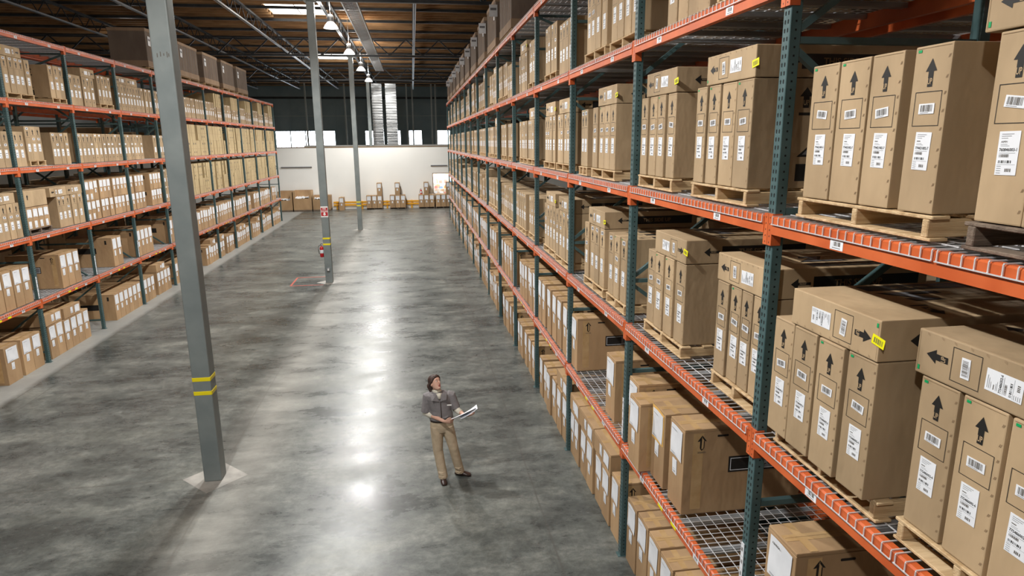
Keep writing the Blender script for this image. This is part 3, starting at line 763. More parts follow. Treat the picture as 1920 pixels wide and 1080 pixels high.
def pallet_mesh(w, d=1.16, wood='pallet_wood'):
    m = MB(); h = 0.118
    for i in range(3):
        y = 0.02 + (w - 0.04 - 0.04) * i / 2
        m.bbox(0, d, y, y + 0.04, 0.016, h - 0.018, wood, 0.004, 1)
    for k in range(6):
        x = 0.0 + (d - 0.095) * k / 5; m.bbox(x, x + 0.095, 0, w, h - 0.018, h, wood, 0.004, 1)
    for x in (0, (d - 0.095) / 2, d - 0.095): m.bbox(x, x + 0.095, 0, w, 0, 0.016, wood, 0.003, 1)
    return m.mesh('pallet')
def crate_mesh(w, d, h, lod):
    m = MB(); m.bbox(0, d, 0, w, 0, h, 'crate_wrap', 0.02, 2)
    m.bbox(-0.012, d + 0.012, -0.012, w + 0.012, h - 0.10, h + 0.006, 'crate_board', 0.012, 2)
    m.bbox(-0.012, d + 0.012, -0.012, w + 0.012, 0.0, 0.20, 'crate_board', 0.012, 2)
    for i in range(1, 7):
        y = w * i / 7; m.box(-0.006, 0, y - 0.006, y + 0.006, 0.2, h - 0.1, 'crate_board')
    return m.mesh('crate')

ITEMS = []
def put(kind, side, lv, y, w, z=None, x=None, h=None, d=None, **k):
    z = LV[lv] + (0.009 if lv != 'F' else 0.0) if z is None else z
    ITEMS.append(dict(kind=kind, side=side, lv=lv, y=y, w=w, z=z, x=0.05 if x is None else x, h=h, d=d, **k))
PAL = 0.128
def shelf_z(lv): return LV[lv] + (0.0185 if lv != 'F' else 0.001)
def pallet(side, lv, y, w, x=0.03, wood='pallet_wood'): put('pallet', side, lv, y, w, shelf_z(lv), x, 0.118, 1.16, wood=wood)
def tgroup(side, lv, y, ws, pal=True, x=0.05, h=TH, flat=0, fdir=1, gap=0.012, z=None, tagf=True, var=None, wood='pallet_wood', px=None):
    z0 = z if z is not None else shelf_z(lv) + (0.123 if pal else 0.001)
    tot = sum(ws) + gap * (len(ws) - 1)
    if pal:
        y0_ = YR0 if side == 'R' else YL0; bi = math.floor((y + tot / 2 - y0_) / BAY)
        lo_, hi_ = y0_ + bi * BAY + 0.055, y0_ + (bi + 1) * BAY - 0.055
        pa, pb = max(lo_, y - 0.03), min(hi_, y + tot + 0.03)
        pallet(side, lv, pa, pb - pa, x - 0.015 if px is None else px, wood)
    yy = y
    for i, w in enumerate(ws):
        put('arrow_carton', side, lv, yy, w, z0, x + RND.uniform(-0.01, 0.012), h, TD if x < 0.15 else TD, var=(RND.randint(0, 9) if var is None else var * 2 + 10))
        yy += w + gap
    for i in range(flat):
        fw = 0.755
        put('flat_carton', side, lv, y + (0.0 if flat == 1 else i * (fw + 0.01)), fw, z0 + h + 0.006, x - 0.005, 0.215, TD, fdir=fdir, tagf=tagf)
    return yy

# --- right rack, nearest bays, placed as in the photograph (y measured along the aisle)
t4 = [0.225, 0.225, 0.225, 0.225]
# third shelf
pallet('R', 'C', 2.64, 1.08, 0.04)
for y_, w_ in ((2.66, 0.22), (2.95, 0.215), (3.185, 0.24), (3.44, 0.24)): put('arrow_carton', 'R', 'C', y_, w_, shelf_z('C') + 0.123, 0.05, TH, TD, var=10)
tgroup('R', 'C', 1.75, [0.22, 0.22, 0.22], x=0.05, var=1, flat=1, fdir=-1, tagf=False, wood='old_wood')
tgroup('R', 'C', 4.35, [0.23, 0.22, 0.19, 0.18], gap=0.03, flat=1, fdir=-1, var=1)
tgroup('R', 'C', 5.72, [0.19, 0.19, 0.19, 0.18], gap=0.04, flat=1, fdir=-1, var=0)
tgroup('R', 'C', 7.46, [0.21, 0.23, 0.22, 0.22], gap=0.035, flat=1, fdir=-1, var=0)
tgroup('R', 'C', 8.70, [0.19, 0.19], gap=0.02)
# second shelf
tgroup('R', 'D', 2.765, [0.22, 0.225, 0.215, 0.21], gap=0.022, flat=1, fdir=1, x=-0.045, var=1, px=0.03)
tgroup('R', 'D', 1.88, [0.225, 0.225, 0.225], gap=0.02, flat=1, fdir=-1, x=0.055, var=0, tagf=False)
tgroup('R', 'D', 4.06, [0.18, 0.15, 0.16, 0.18], gap=0.02, flat=1, fdir=-1, x=0.10, var=0)
tgroup('R', 'D', 5.42, [0.22, 0.21, 0.21, 0.20], gap=0.04, flat=1, fdir=1, x=0.09, var=0)
tgroup('R', 'D', 6.98, [0.21, 0.21, 0.21], gap=0.03, flat=0, x=0.06)
tgroup('R', 'D', 7.85, [0.21, 0.21, 0.21, 0.21], gap=0.03, flat=1, fdir=-1, x=0.06)
# lowest shelf
def bx(lv, y, w, h=0.83, x=0.045, z=None, **k): put('taped_carton', 'R', lv, y, w, shelf_z(lv) if z is None else z, x, h, k.pop('d', 1.18), **k)
bx('E', 6.34, 0.31, 0.83, 0.03); bx('E', 5.985, 0.33, 0.76, -0.075); bx('E', 5.61, 0.345, 0.80, 0.045, env=True); bx('E', 5.15, 0.33, 0.85, 0.045)
bx('E', 3.38, 0.34, 0.81, 0.045, txt=True)
bx('E', 2.4, 0.34, 0.81, 0.045)
bx('E', 7.22, 0.37, 0.80, 0.045); bx('E', 9.10, 0.34, 0.82, 0.045)
for y in (9.72, 10.16, 10.56, 11.0): bx('E', y, 0.33, 0.83, 0.045)
for y in (11.5, 11.87): bx('E', y, 0.32, 0.83, 0.045)
# floor level
for y in (6.325, 5.985, 5.625, 5.27, 4.93, 4.58): bx('F', y, 0.325, 0.82, 0.045 + 0.02 * RND.random())
for y, w in ((3.985, 0.28), (4.28, 0.28)): bx('F', y, w, 0.82)
def bflat(side, lv, y, w, z, h=0.28, x=0.04): put('flat_taped_carton', side, lv, y, w, z, x, h, 1.18)
for y0, n in ((8.90, 2), (8.10, 2), (7.30, 2)):
    for i in range(n): bx('F', y0 + 0.01 + i * (0.37 if y0 < 8.5 else 0.28), 0.33 if y0 < 8.5 else 0.27, 0.73, 0.04 + 0.02 * RND.random())
    bflat('R', 'F', y0 - 0.005, 0.78 if y0 < 8.5 else 0.57, 0.743, 0.27)
bx('F', 6.92, 0.32, 0.82)
for y0 in (9.66, 10.50):
    for i in range(2): bx('F', y0 + i * 0.38, 0.34, 0.78, 0.0 + 0.05 * RND.random())
bflat('R', 'F', 9.66, 0.80, 0.793, 0.27)
for y in (11.3, 11.72, 12.02 + 0.5, 12.95, 13.45, 14.05, 14.42): bx('F', y if y < 12.1 else y + 0.05, 0.31 if y < 12 else 0.33, 0.78)
# --- procedural fill of the further right bays
def bay_range(y0, i): return y0 + i * BAY + 0.065, y0 + (i + 1) * BAY - 0.065
def fill_T(side, lv, a, bnd, pals=0.85, flats=0.45, full=False):
    y = a + RND.uniform(0, 0.08)
    while y < bnd - 0.5:
        n = min(RND.choice((3, 4, 4, 4)), int((bnd - y) / 0.235))
        if n < 2: break
        w = RND.uniform(0.205, 0.225)
        g = RND.uniform(0.006, 0.02)
        if y + n * (w + g) > bnd: n -= 1
        if n < 2: break
        pal = RND.random() < pals
        fl = 1 if (n >= 4 and RND.random() < flats) else 0
        if fl and y + 0.76 > bnd: fl = 0
        yy = tgroup(side, lv, y + 0.03, [w] * n, pal, RND.uniform(0.04, 0.08), TH, fl, RND.choice((-1, 1)), g)
        y = yy + RND.uniform(0.06, 0.2)
def fill_B(side, lv, a, bnd, dens=0.9, flat=0.3, h=0.83, wr=(0.28, 0.34)):
    y = a + RND.uniform(0.0, 0.1)
    while y < bnd - 0.30:
        if RND.random() > dens: y += RND.uniform(0.3, 0.6); continue
        w = RND.uniform(*wr)
        if y + w > bnd: break
        if RND.random() < flat and y + 0.72 < bnd and lv == 'F':
            for i in range(2): put('taped_carton', side, lv, y + 0.01 + i * 0.35, 0.33, shelf_z(lv), 0.05, 0.7, 1.18)
            bflat(side, lv, y, 0.70, 0.70 + 0.013, 0.26); y += 0.73
        else:
            put('taped_carton', side, lv, y, w, shelf_z(lv), RND.uniform(0.02, 0.06), h + RND.uniform(-0.04, 0.03), 1.18); y += w + RND.uniform(0.006, 0.03)
fill_T('R', 'C', 9.66, 12.26, flats=1); fill_T('R', 'D', 9.60, 12.26, flats=0.8)
for i in range(-1, 13):
    a, c = bay_range(YR0, i); fill_T('R', 'B', a, c, 0.8, 0.5)
    if i >= 2:
        fill_T('R', 'C', a, c, 0.85, 0.3); fill_T('R', 'D', a, c, 0.8, 0.35); fill_B('R', 'E', a, c, 0.95); 
    if i >= 3: fill_B('R', 'F', a, c, 0.92, 0.3)
for i in range(3, 13):
    a, c = bay_range(YR0, i); pallet('R', 'A', a + 0.36, 1.95, 0.06)
    put('wrapped_crate', 'R', 'A', a + 0.35, 1.95, shelf_z('A') + 0.124, 0.05, 1.2, 1.15)
# --- left rack
def bl(lv, y, w, h=0.83, x=0.05, **k): put('taped_carton', 'L', lv, y, w, shelf_z(lv), x, h, 1.18, **k)
def tl(lv, y0, y1, n, **k):
    w = (y1 - y0) / n - 0.008; return tgroup('L', lv, y0, [w] * n, gap=0.008, **k)
tl('B', 15.92, 16.96, 5, flat=1, fdir=1); tl('B', 17.75, 18.42, 3); tl('B', 18.64, 19.28, 3, pal=False); tl('B', 19.35, 20.0, 3, pal=False, flat=1, tagf=True)
tl('B', 20.25, 21.08, 4); tl('B', 21.45, 23.4, 9, pal=False, flat=2, fdir=-1, tagf=False); tl('B', 23.5, 24.05, 2, pal=False); tl('B', 24.26, 25.1, 4, pal=False)
tl('B', 25.3, 26.7, 6, pal=False); tl('B', 27.08, 28.5, 6, pal=False); tl('B', 28.6, 29.65, 4, pal=False)
tl('C', 15.0, 15.66, 3, pal=False); tl('C', 15.83, 16.25, 2, pal=False); tl('C', 16.36, 17.0, 3); tl('C', 17.38, 18.2, 4, pal=False); tl('C', 18.64, 20.0, 6, pal=False); tl('C', 20.06, 21.26, 5, pal=False)
tl('C', 21.42, 22.86, 6, pal=False); tl('C', 23.75, 24.06, 1, pal=False); tl('C', 24.24, 25.6, 6, pal=False); tl('C', 25.75, 26.85, 5, pal=False)
tl('D', 13.1, 14.6, 6, pal=False); tl('D', 14.78, 15.64, 4, pal=False, flat=1, fdir=-1, tagf=False)
pallet('L', 'D', 15.86, 0.96, 0.03, 'old_wood')
for i in range(4): put('taped_carton', 'L', 'D', 15.88 + i * 0.232, 0.222, shelf_z('D') + 0.123, 0.05, 0.48, 1.18)
put('plain_carton', 'L', 'D', 15.90, 0.90, shelf_z('D') + 0.612, 0.05, 0.36, 1.15)
tl('D', 17.2, 17.85, 3, pal=False); tl('D', 17.9, 18.46, 2, pal=False)
put('flat_carton', 'L', 'D', 16.95, 0.755, shelf_z('D') + TH + 0.005, 0.04, 0.215, TD, fdir=-1, tagf=False)
put('flat_carton', 'L', 'D', 17.72, 0.755, shelf_z('D') + TH + 0.005, 0.04, 0.215, TD, fdir=-1, tagf=False)
def rows(lv, y0, y1, h, kinds, nrow=2, w=0.235, p=0.95):
    y = y0
    while y + w < y1:
        if RND.random() > p: y += w; continue
        ww = w * RND.uniform(0.94, 1.04)
        if y + ww > y1: break
        for r_ in range(nrow):
            if r_ and RND.random() > 0.93: continue
            put(kinds, 'L', lv, y, ww, shelf_z(lv) + 0.001 + r_ * (h + 0.003), 0.04 + RND.uniform(-0.008, 0.012), h, 1.18, var=RND.randint(0, 9), pale=(kinds == 'arrow_carton' and y > 26.9 and (lv != 'B' or r_)))
        y += ww + RND.uniform(0.006, 0.02) + (0.08 if RND.random() < 0.12 else 0)
rows('D', 18.64, 21.28, 0.52, 'taped_carton'); rows('D', 21.44, 24.05, 0.52, 'taped_carton'); rows('D', 24.24, 26.85, 0.55, 'arrow_carton')
for i in range(4, 10):
    a, c = bay_range(YL0, i)
    if i > 4: tl('B', a + 0.05, a + 1.3, 5, pal=False); rows('B', a + 1.4, c, 0.58 if i < 8 else 0.62, 'arrow_carton')
    rows('C', a, c, 0.60, 'arrow_carton'); rows('D', a, c, 0.60, 'arrow_carton')
for lv, y, n, w in (('E', 14.98, 2, 0.31), ('E', 16.9, 3, 0.30), ('E', 19.75, 2, 0.29), ('E', 21.43, 4, 0.30), ('E', 24.25, 8, 0.30), ('E', 13.05, 3, 0.3)):
    for i in range(n): bl(lv, y + i * (w + 0.012), w)
bl('E', 14.25, 0.33, 0.83); bl('E', 14.61, 0.33, 0.83)
for y, n, w in ((13.2, 2, 0.35), (14.25, 1, 0.5), (14.86, 2, 0.37), (15.95, 2, 0.315), (16.62, 4, 0.30), (19.4, 6, 0.295), (21.46, 3, 0.29), (22.6, 4, 0.29), (24.3, 8, 0.29)):
    for i in range(n): bl('F', y + i * (w + 0.012), w, 0.80 if y < 16 else 0.76)
bflat('L', 'F', 15.88, 0.7, 0.809, 0.26); bflat('L', 'F', 16.70, 0.8, 0.769, 0.26); bflat('L', 'F', 22.6, 0.76, 0.769, 0.24)
for i in range(4, 10):
    a, c = bay_range(YL0, i); fill_B('L', 'E', a, c, 0.93, 0, 0.80); fill_B('L', 'F', a, c, 0.9, 0.35, 0.78)
for y, w in ((27.25, 2.2), (30.2, 2.1), (32.95, 2.05), (35.6, 2.05)):
    pallet('L', 'A', y + 0.01, w, 0.04); put('wrapped_crate', 'L', 'A', y, w, shelf_z('A') + 0.124, 0.03, 1.22, 1.15, board=True)
pallet('L', 'A', 24.31, 1.95, 0.1); put('wrapped_crate', 'L', 'A', 24.30, 1.95, shelf_z('A') + 0.124, 0.09, 1.22, 1.15)
# --- rows behind: plain cartons facing the next aisles
for i in range(-2, 3):
    for lv in 'FEDCB':
        a, c = bay_range(YR0, i)
        y = a + RND.uniform(0, 0.4)
        for k_ in range(2):
            w = RND.uniform(0.7, 1.1); put('plain_carton', 'R2', lv, y, w, shelf_z(lv), 0.06, RND.uniform(0.6, 1.0), 1.15); y += w + 0.12
for i in range(-2, 5):
    for lv in 'FEDC':
        a, c = bay_range(YL0, i)
        y = a + RND.uniform(0, 0.4)
        for k_ in range(2):
            w = RND.uniform(0.8, 1.1); put('plain_carton', 'L2', lv, y, w, shelf_z(lv), 0.06, RND.uniform(0.7, 1.05), 1.15); y += w + 0.12
rack_row('second pallet rack row behind the left rack, facing the next aisle', XL2, YL0, -2, 6, 1, detail=False)

# --- turn the list into objects
def place_matrix(it):
    x, y, z, w, h = it['x'], it['y'], it['z'], it['w'], it['h']
    s_ = it['side']
    if s_ == 'R': X, flip = XR + x, False
    elif s_ == 'L': X, flip = XL - x, True
    elif s_ == 'R2': X, flip = XR2 - x, True
    elif s_ == 'L2': X, flip = XL2 + x, False
    else: X, flip = x, it.get('flip', False)
    Rz = Matrix.Rotation(PI, 4, 'Z') if flip else Matrix.Identity(4)
    fd = it.get('fdir')
    if it['kind'] == 'flat_carton':
        H = w                      # the carton's height now lies along y
        if fd > 0: return Matrix.Translation((X, y if flip else y + H, z)) @ Rz @ Matrix.Rotation(PI / 2, 4, 'X')
        return Matrix.Translation((X, y + H if flip else y, z + 0.215)) @ Rz @ Matrix.Rotation(-PI / 2, 4, 'X')
    return Matrix.Translation((X, y + w if flip else y, z)) @ Rz
def dist(it): 
    X = XR if it['side'][0] == 'R' else XL
    return math.sqrt(X * X + (it['y'] + it['w'] / 2) ** 2 + (it['z'] - 4.9) ** 2)
q = lambda v, s_=0.01: round(round(v / s_) * s_, 3)
SHELF = {'F': 'on the floor level', 'E': 'on the lowest shelf', 'D': 'on the second shelf', 'C': 'on the third shelf', 'B': 'on the fourth shelf', 'A': 'on top of the rack'}
def bay_of(it):
    y0 = YR0 if it['side'][0] == 'R' else YL0
    return int(math.floor((it['y'] + it['w'] / 2 - y0) / BAY)) + (4 if it['side'][0] == 'R' else 3)
grp = {}
for it in ITEMS: grp.setdefault((it['side'], it['lv'], bay_of(it), it['kind']), []).append(it)
for g in grp.values():
    g.sort(key=lambda e: (round(e['y'], 1), e['z']))
    for i, it in enumerate(g): it['nth'] = i + 1
NM = {'arrow_carton': 'narrow arrow marked carton', 'flat_carton': 'arrow marked carton laid flat', 'taped_carton': 'brown taped carton', 'flat_taped_carton': 'taped carton laid flat',
      'plain_carton': 'plain carton', 'pallet': 'wooden pallet', 'wrapped_crate': 'big dark crate'}
RK = {'R': 'right bay', 'L': 'left bay', 'R2': 'bay behind the right rack', 'L2': 'bay behind the left rack'}
def item_label(it):
    if it.get('label'): return it['label']
    return '%s, %s in %s %s, %s' % (NM[it['kind']], ordn(it['nth']), ordn(bay_of(it)), RK[it['side']], SHELF[it['lv']])
def attach(me, root, loc, ry=0.0, name=None):
    o = bpy.data.objects.new(name or me.name.split('.')[0], me); COL.objects.link(o); o.parent = root; o.location = loc
    if ry: o.rotation_euler = (ry, 0, 0)
    return o
LIM = {'arrow_carton': 300, 'flat_carton': 300, 'taped_carton': 300, 'flat_taped_carton': 300, 'plain_carton': 300, 'pallet': 300, 'wrapped_crate': 300}
CAT = {'pallet': ('pallet', 'wooden pallets on the shelves'), 'wrapped_crate': ('crate', 'big crates on top of the racks'),
       'arrow_carton': ('box', 'narrow arrow marked cartons'), 'flat_carton': ('box', 'arrow marked cartons laid flat'), 'taped_carton': ('box', 'brown taped cartons'),
       'flat_taped_carton': ('box', 'taped cartons laid flat'), 'plain_carton': ('box', 'plain cartons')}
def make_item(it, ind=True):
    k = it['kind']; dd = dist(it); lod = 0 if dd < 10.5 else (1 if dd < 21 else 2)
    w, h, d = q(it['w']), q(it['h'], 0.005), it['d']
    M_ = place_matrix(it); var = it.get('var', 0)
    if k in ('arrow_carton', 'flat_carton'):
        bw, bh = (w, h) if k == 'arrow_carton' else (0.215, it['w'])
        lab = lod == 2
        if it.get('pale'):
            def mkp():
                m = MB(); m.box(0, d, 0, bw, 0, bh, 'kraft_pale'); f = Face(m, (0, bw, 0), (0, -1, 0), (0, 0, 1), 0.003)
                if var % 5 == 0: f.rect(bw * .3, bh * .72, bw * .6, bh * .84, 'ink')
                if var % 5 == 0: f.rect(bw * .35, bh * .18, bw * .6, bh * .28, 'ink')
                f.rect(bw * .25, bh * .45, bw * .7, bh * .47, 'kraft_crease'); return m
            if not ind: return mkp(), M_
            return link(k, cache(('pale', bw, bh, var % 5 == 0), lambda: mkp().mesh('arrow_carton')), None, None, M_)
        if not ind: return body_T(bw, bh, d, 2, True, var % 2), M_
        me = cache(('T', bw, bh, d, lod, lab, var % 4 if lod == 0 else var % 2), lambda: body_T(bw, bh, d, lod, lab, var).mesh('arrow_carton'))
        o = link(k, me, None, None, M_)
        if not lab:
            kk = bh / .76; r = random.Random(int(it['y'] * 100))
            num = NUMS[0 if it['y'] > 3.2 else 1] if it['lv'] == 'C' else NUMS[3]
            if it['lv'] == 'C' and it['y'] < 2.45 and it['side'] == 'R': num = NUMS[2]
            sl = cache(('sl', lod, num), lambda: ship_label(lod, num))
            ry = r.uniform(-0.03, 0.03)
            if bh > 0.5:
                attach(sl, o, (-0.0015, bw / 2 - 0.0475 + r.uniform(-0.008, 0.008), 0.198 * kk), ry)
                bc = cache(('bc', lod), lambda: barcode(lod)); tilt = r.choice((0, 0, 0.12, -0.1)) + r.uniform(-0.05, 0.05)
                attach(bc, o, (-0.0022, bw / 2 - 0.046, (0.455 if var % 2 == 0 else 0.685) * kk), tilt)
            else: attach(sl, o, (-0.0015, bw / 2 - 0.0475, 0.12 * kk), ry)
            if lod == 0 and it['side'] == 'R' and r.random() < 0.6: attach(cache('gt', green_tag), o, (-0.001, bw - 0.04, bh - 0.028))
        if k == 'flat_carton' and it.get('tagf', True) and lod < 2:
            yt = cache('yt', yellow_tag)
            # near edge of the lying carton
            near_top = (it['fdir'] > 0) != (it['side'] == 'L')
            if near_top: c = attach(yt, o, (-0.003, 0.135, bh - 0.01)); c.rotation_euler = (PI / 2 + 0.15, 0, 0)
            else: c = attach(yt, o, (-0.003, 0.10, 0.01)); c.rotation_euler = (-PI / 2 - 0.15, 0, 0)
            it['tagged'] = True
    elif k in ('taped_carton', 'flat_taped_carton'):
        fl = k != 'taped_carton'; lab = lod == 2
        if not ind: return body_B(w, h, d, 2, True, fl), M_
        me = cache((k, w, h, d, lod), lambda: body_B(w, h, d, lod, lab, fl).mesh('taped_carton'))
        o = link(k, me, None, None, M_)
        if not lab:
            r = random.Random(int(it['y'] * 77)); sd = r.randint(0, 3)
            if fl: pw, ph = 0.22, h * 0.68; y0, z0 = w * 0.08, h * 0.16
            else: pw, ph = w * 0.76, min(0.30, h * 0.38); y0, z0 = w * 0.13 + r.uniform(-0.01, 0.01), h - ph - 0.04
            pm = cache(('dp', q(pw), q(ph), sd, bool(it.get('txt'))), lambda: pouch_mesh(q(pw), q(ph), 0, sd, it.get('txt')))
            if it.get('env'):
                attach(cache('env', lambda: envelope_mesh(0.30, 0.345)), o, (-0.0015, y0 - 0.02, z0 - 0.03))
            p_ = attach(pm, o, (-0.003, y0, z0))
            sm = cache(('sm', sd), lambda: small_label(sd + 1))
            s2 = attach(sm, o, (-0.0016, w * 0.5 - 0.03 if not fl else w * 0.48, z0 - 0.18 if not fl else h * 0.25), r.uniform(-0.06, 0.06))
            if h < 0.6 and not fl: s2.location.z = 0.02
    elif k == 'plain_carton':
        def mk():
            m = MB(); m.bbox(0, d, 0, w, 0, h, 'kraft', 0.008, 1); f = Face(m, (0, 0, h), (1, 0, 0), (0, 1, 0)); f.rect(0.01, w / 2 - 0.035, d - 0.01, w / 2 + 0.035, 'tape')
            for fc in (Face(m, (0, 0, 0), (1, 0, 0), (0, 0, 1)), Face(m, (0, w, 0), (0, -1, 0), (0, 0, 1))): fc.arrow(0.12, h - 0.2, h - 0.08, 0.08, 'ink')
            f = Face(m, (d, 0, 0), (0, 1, 0), (0, 0, 1)); f.arrow(w - 0.14, h - 0.22, h - 0.08, 0.09, 'ink'); f.rect(w * .1, 0.1, w * .5, 0.2, 'ink')
            return m.mesh('plain_carton')
        if it.get('mid'): pass
        o = link(k, cache(('P', w, h), mk), None, None, M_)
    elif k == 'pallet':
        o = link(k, cache(('pal', w, it['wood']), lambda: pallet_mesh(w, 1.16, it['wood'])), None, None, M_)
    elif k == 'wrapped_crate':
        o = link(k, cache(('cr', w, h), lambda: crate_mesh(w, d, h, 0)), None, None, M_)
        def pm():
            m = MB(); m.box(-0.004, 0, 0, 0.22, 0, 0.30, 'paper'); f = Face(m, (-0.004, 0.22, 0), (0, -1, 0), (0, 0, 1), 0.002); f.rect(0.03, 0.16, 0.19, 0.22, 'ink_grey'); return m.mesh('document_pouch')
        attach(cache('crp', pm), o, (-0.014, 0.10 if it['side'] == 'R' else w - 0.35, h * 0.55), 0.08)
        if it['side'] == 'R':
            attach(cache('crp', pm), o, (0.02, -0.0, 0)).matrix_local = Matrix.Translation((0.05, -0.014, h * 0.6)) @ Matrix.Rotation(PI / 2, 4, 'Z')
    return o
by = {}
for it in ITEMS: by.setdefault(it['kind'], []).append(it)
for k, L_ in by.items():
    L_.sort(key=dist)
    for it in L_[:LIM[k]]:
        o = make_item(it); lab = item_label(it)
        tag(o, lab, *CAT[k])
    rest = L_[LIM[k]:]
    if rest:
        m = MB()
        for it in rest:
            r = make_item(it, False)
            mb, M_ = r; n = len(m.v); m.v += [tuple(M_ @ Vector(v)) for v in mb.v]; idx = [m.mi(x) for x in mb.mats]
            m.f += [tuple(i + n for i in f) for f in mb.f]; m.m += [idx[i] for i in mb.m]; m.sm += mb.sm
        o = m.build('distant_' + k + 's')
        tag(o, ('distant %ss filling the farthest bays of both pallet racks' % NM[k]), 'boxes'); o['kind'] = 'stuff'
print('ITEMS', {k: len(v) for k, v in by.items()})

# ------------------------------------------------------------------ things along the office wall
def wall_carton(x, z, w, h, label, seed):
    M_ = Matrix.Translation((x + w, PY - 0.85, z)) @ Matrix.Rotation(PI / 2, 4, 'Z')
    me = cache(('W', w, h), lambda: body_B(w, h, 0.72, 1, False).mesh('taped_carton'))
    o = link('wall_carton', me, None, None, M_); tag(o, label, 'box', 'tall cartons along the cream wall')
    attach(cache(('dp2', w, h), lambda: pouch_mesh(w * 0.72, h * 0.34, 0, 1)), o, (-0.003, w * 0.14, h * 0.60))
    attach(cache(('sm', 1), lambda: small_label(2)), o, (-0.002, w * 0.36, h * 0.36))
gname = ['group right of third column', 'middle pallet group', 'group left of the office window', 'group under the office window']
for gi, (x0, n) in enumerate(((-3.52, 3), (-1.80, 3), (0.35, 3), (1.62, 3))):
    o = link('wall_pallet', cache(('wp', 1), lambda: pallet_mesh(1.2, 0.8, 'old_wood')), None, None, Matrix.Translation((x0 - 0.02 + 1.2, PY - 0.90, 0.001)) @ Matrix.Rotation(PI / 2, 4, 'Z'))
    tag(o, 'low dark pallet under the %s' % gname[gi], 'pallet', 'pallets along the cream wall')
    for i in range(n): wall_carton(x0 + i * 0.395, 0.121, 0.37, 0.92, 'tall white papered carton, %s of the %s' % (['left', 'middle', 'right'][i], gname[gi]), i)
    wall_carton(x0 + (2, 1, 1, 2)[gi] * 0.395 + 0.01, 1.043, 0.36, 0.92, 'tall carton stacked on top, highest of the %s' % gname[gi], 3)
wall_carton(-5.52, 0.001, 0.36, 0.95, 'single tall carton standing alone on the floor before the yellow rail', 5)
def gaylord(x, w, h, label, cut):
    t = empty('open_bin', (x, PY - 1.25, 0.13)); tag(t, label, 'bin', 'open cardboard bins at the cream wall')
    m = MB(); d = 1.1; th = 0.02
    m.box(0, w, d - th, d, 0, h, 'kraft_brown'); m.box(0, th, th, d - th, 0, h, 'kraft_brown'); m.box(w - th, w, th, d - th, 0, h, 'kraft_brown')
    m.box(0, w, th, d, 0, th, 'kraft_brown')
    m.box(0, w, 0, th, 0, h * cut, 'kraft_brown'); m.box(0, w * 0.12, 0, th, h * cut, h, 'kraft_brown'); m.box(w * 0.88, w, 0, th, h * cut, h, 'kraft_brown')
    m.build('bin_body', t)
    m = MB(); r = random.Random(int(w * 100)); vs = []; fs = []; nx, ny = 12, 6
    for j in range(ny + 1):
        for i in range(nx + 1): vs.append((0.03 + (w - 0.06) * i / nx, 0.03 + (d - 0.06) * j / ny, h * cut + r.uniform(-0.06, 0.12)))
    for j in range(ny):
        for i in range(nx): a = j * (nx + 1) + i; fs.append((a, a + 1, a + nx + 2, a + nx + 1))
    m.add(vs, fs, 'paper', True); m.build('white_filling', t)
    m = MB(); m.box(0, w, 0, d, 0.0, 0.001, 'old_wood')
    for y in (0, d / 2 - 0.05, d - 0.1): m.box(0, w, y, y + 0.1, -0.128, -0.001, 'old_wood')
    m.build('skid', t)
gaylord(-9.78, 1.0, 1.35, 'open cardboard bin with white filling, leftmost at the cream wall', 0.52)
gaylord(-8.70, 1.28, 1.38, 'wide open cardboard bin, second from the left at the cream wall', 0.60)
gaylord(-7.34, 1.25, 1.0, 'lower open cardboard bin behind the second steel column', 0.75)
t = empty('guard_rail', (-6.0, PY - 0.12, 0)); tag(t, 'yellow double guard rail along the foot of the cream wall', 'rail')
for z in (0.26, 0.46):
    m = MB(); m.bbox(0, 7.6, -0.04, 0, z, z + 0.13, 'rail_yellow', 0.01, 1); m.build('rail', t)
for i in range(5):
    m = MB(); m.box(0.2 + i * 1.85, 0.32 + i * 1.85, 0, 0.10, 0, 0.6, 'rail_yellow'); m.build('rail_post', t)
for x0, x1, wd in ((-9.6, -7.4, 'left'), (1.35, 2.6, 'right')):
    m = MB(); m.box(x0, x1, PY - 0.06, PY, 3.14, 3.20, 'chord_steel'); m.box(x0, x1, PY - 0.045, PY, 3.11, 3.14, 'kraft_dark')
    tag(m.build('wall_conduit'), 'thin horizontal conduit on the cream wall, %s of the two' % wd, 'conduit', 'conduits on the cream wall')
# inside the office, seen through its window
t = empty('office_shelf', (1.55, PY + 1.2, 0)); tag(t, 'shelf with coloured bins inside the office window', 'shelf')
m = MB()
for z in (0.9, 1.3, 1.7, 2.1): m.box(0, 1.6, 0, 0.4, z, z + 0.03, 'white_paint')
for x in (0, 1.57): m.box(x, x + 0.03, 0, 0.4, 0, 2.3, 'white_paint')
m.build('frame', t)
rr = random.Random(3)
base_mat('bin_orange', (0.85, 0.35, 0.08), 0.5); base_mat('bin_blue', (0.25, 0.4, 0.7), 0.5); base_mat('bin_pink', (0.8, 0.3, 0.25), 0.5)
for z in (0.932, 1.332, 1.732):
    for i in range(4):
        m = MB(); m.box(0.08 + i * 0.38, 0.08 + i * 0.38 + rr.uniform(0.15, 0.3), 0.03, 0.33, z, z + rr.uniform(0.12, 0.26), rr.choice(('bin_orange', 'bin_blue', 'paper', 'bin_pink', 'white_paint'))); m.build('storage_bin', t)
ld = bpy.data.lights.new('office_light', 'AREA'); ld.energy = 160; ld.size = 1.5; o = bpy.data.objects.new('office_light', ld); COL.objects.link(o); o.location = (2.3, PY + 0.8, 3.1)
b = MB(); b.box(0.9, 3.8, PY + 0.16, PY + 2.5, 3.2, 3.25, 'white_paint'); struct('ceiling_office', b)

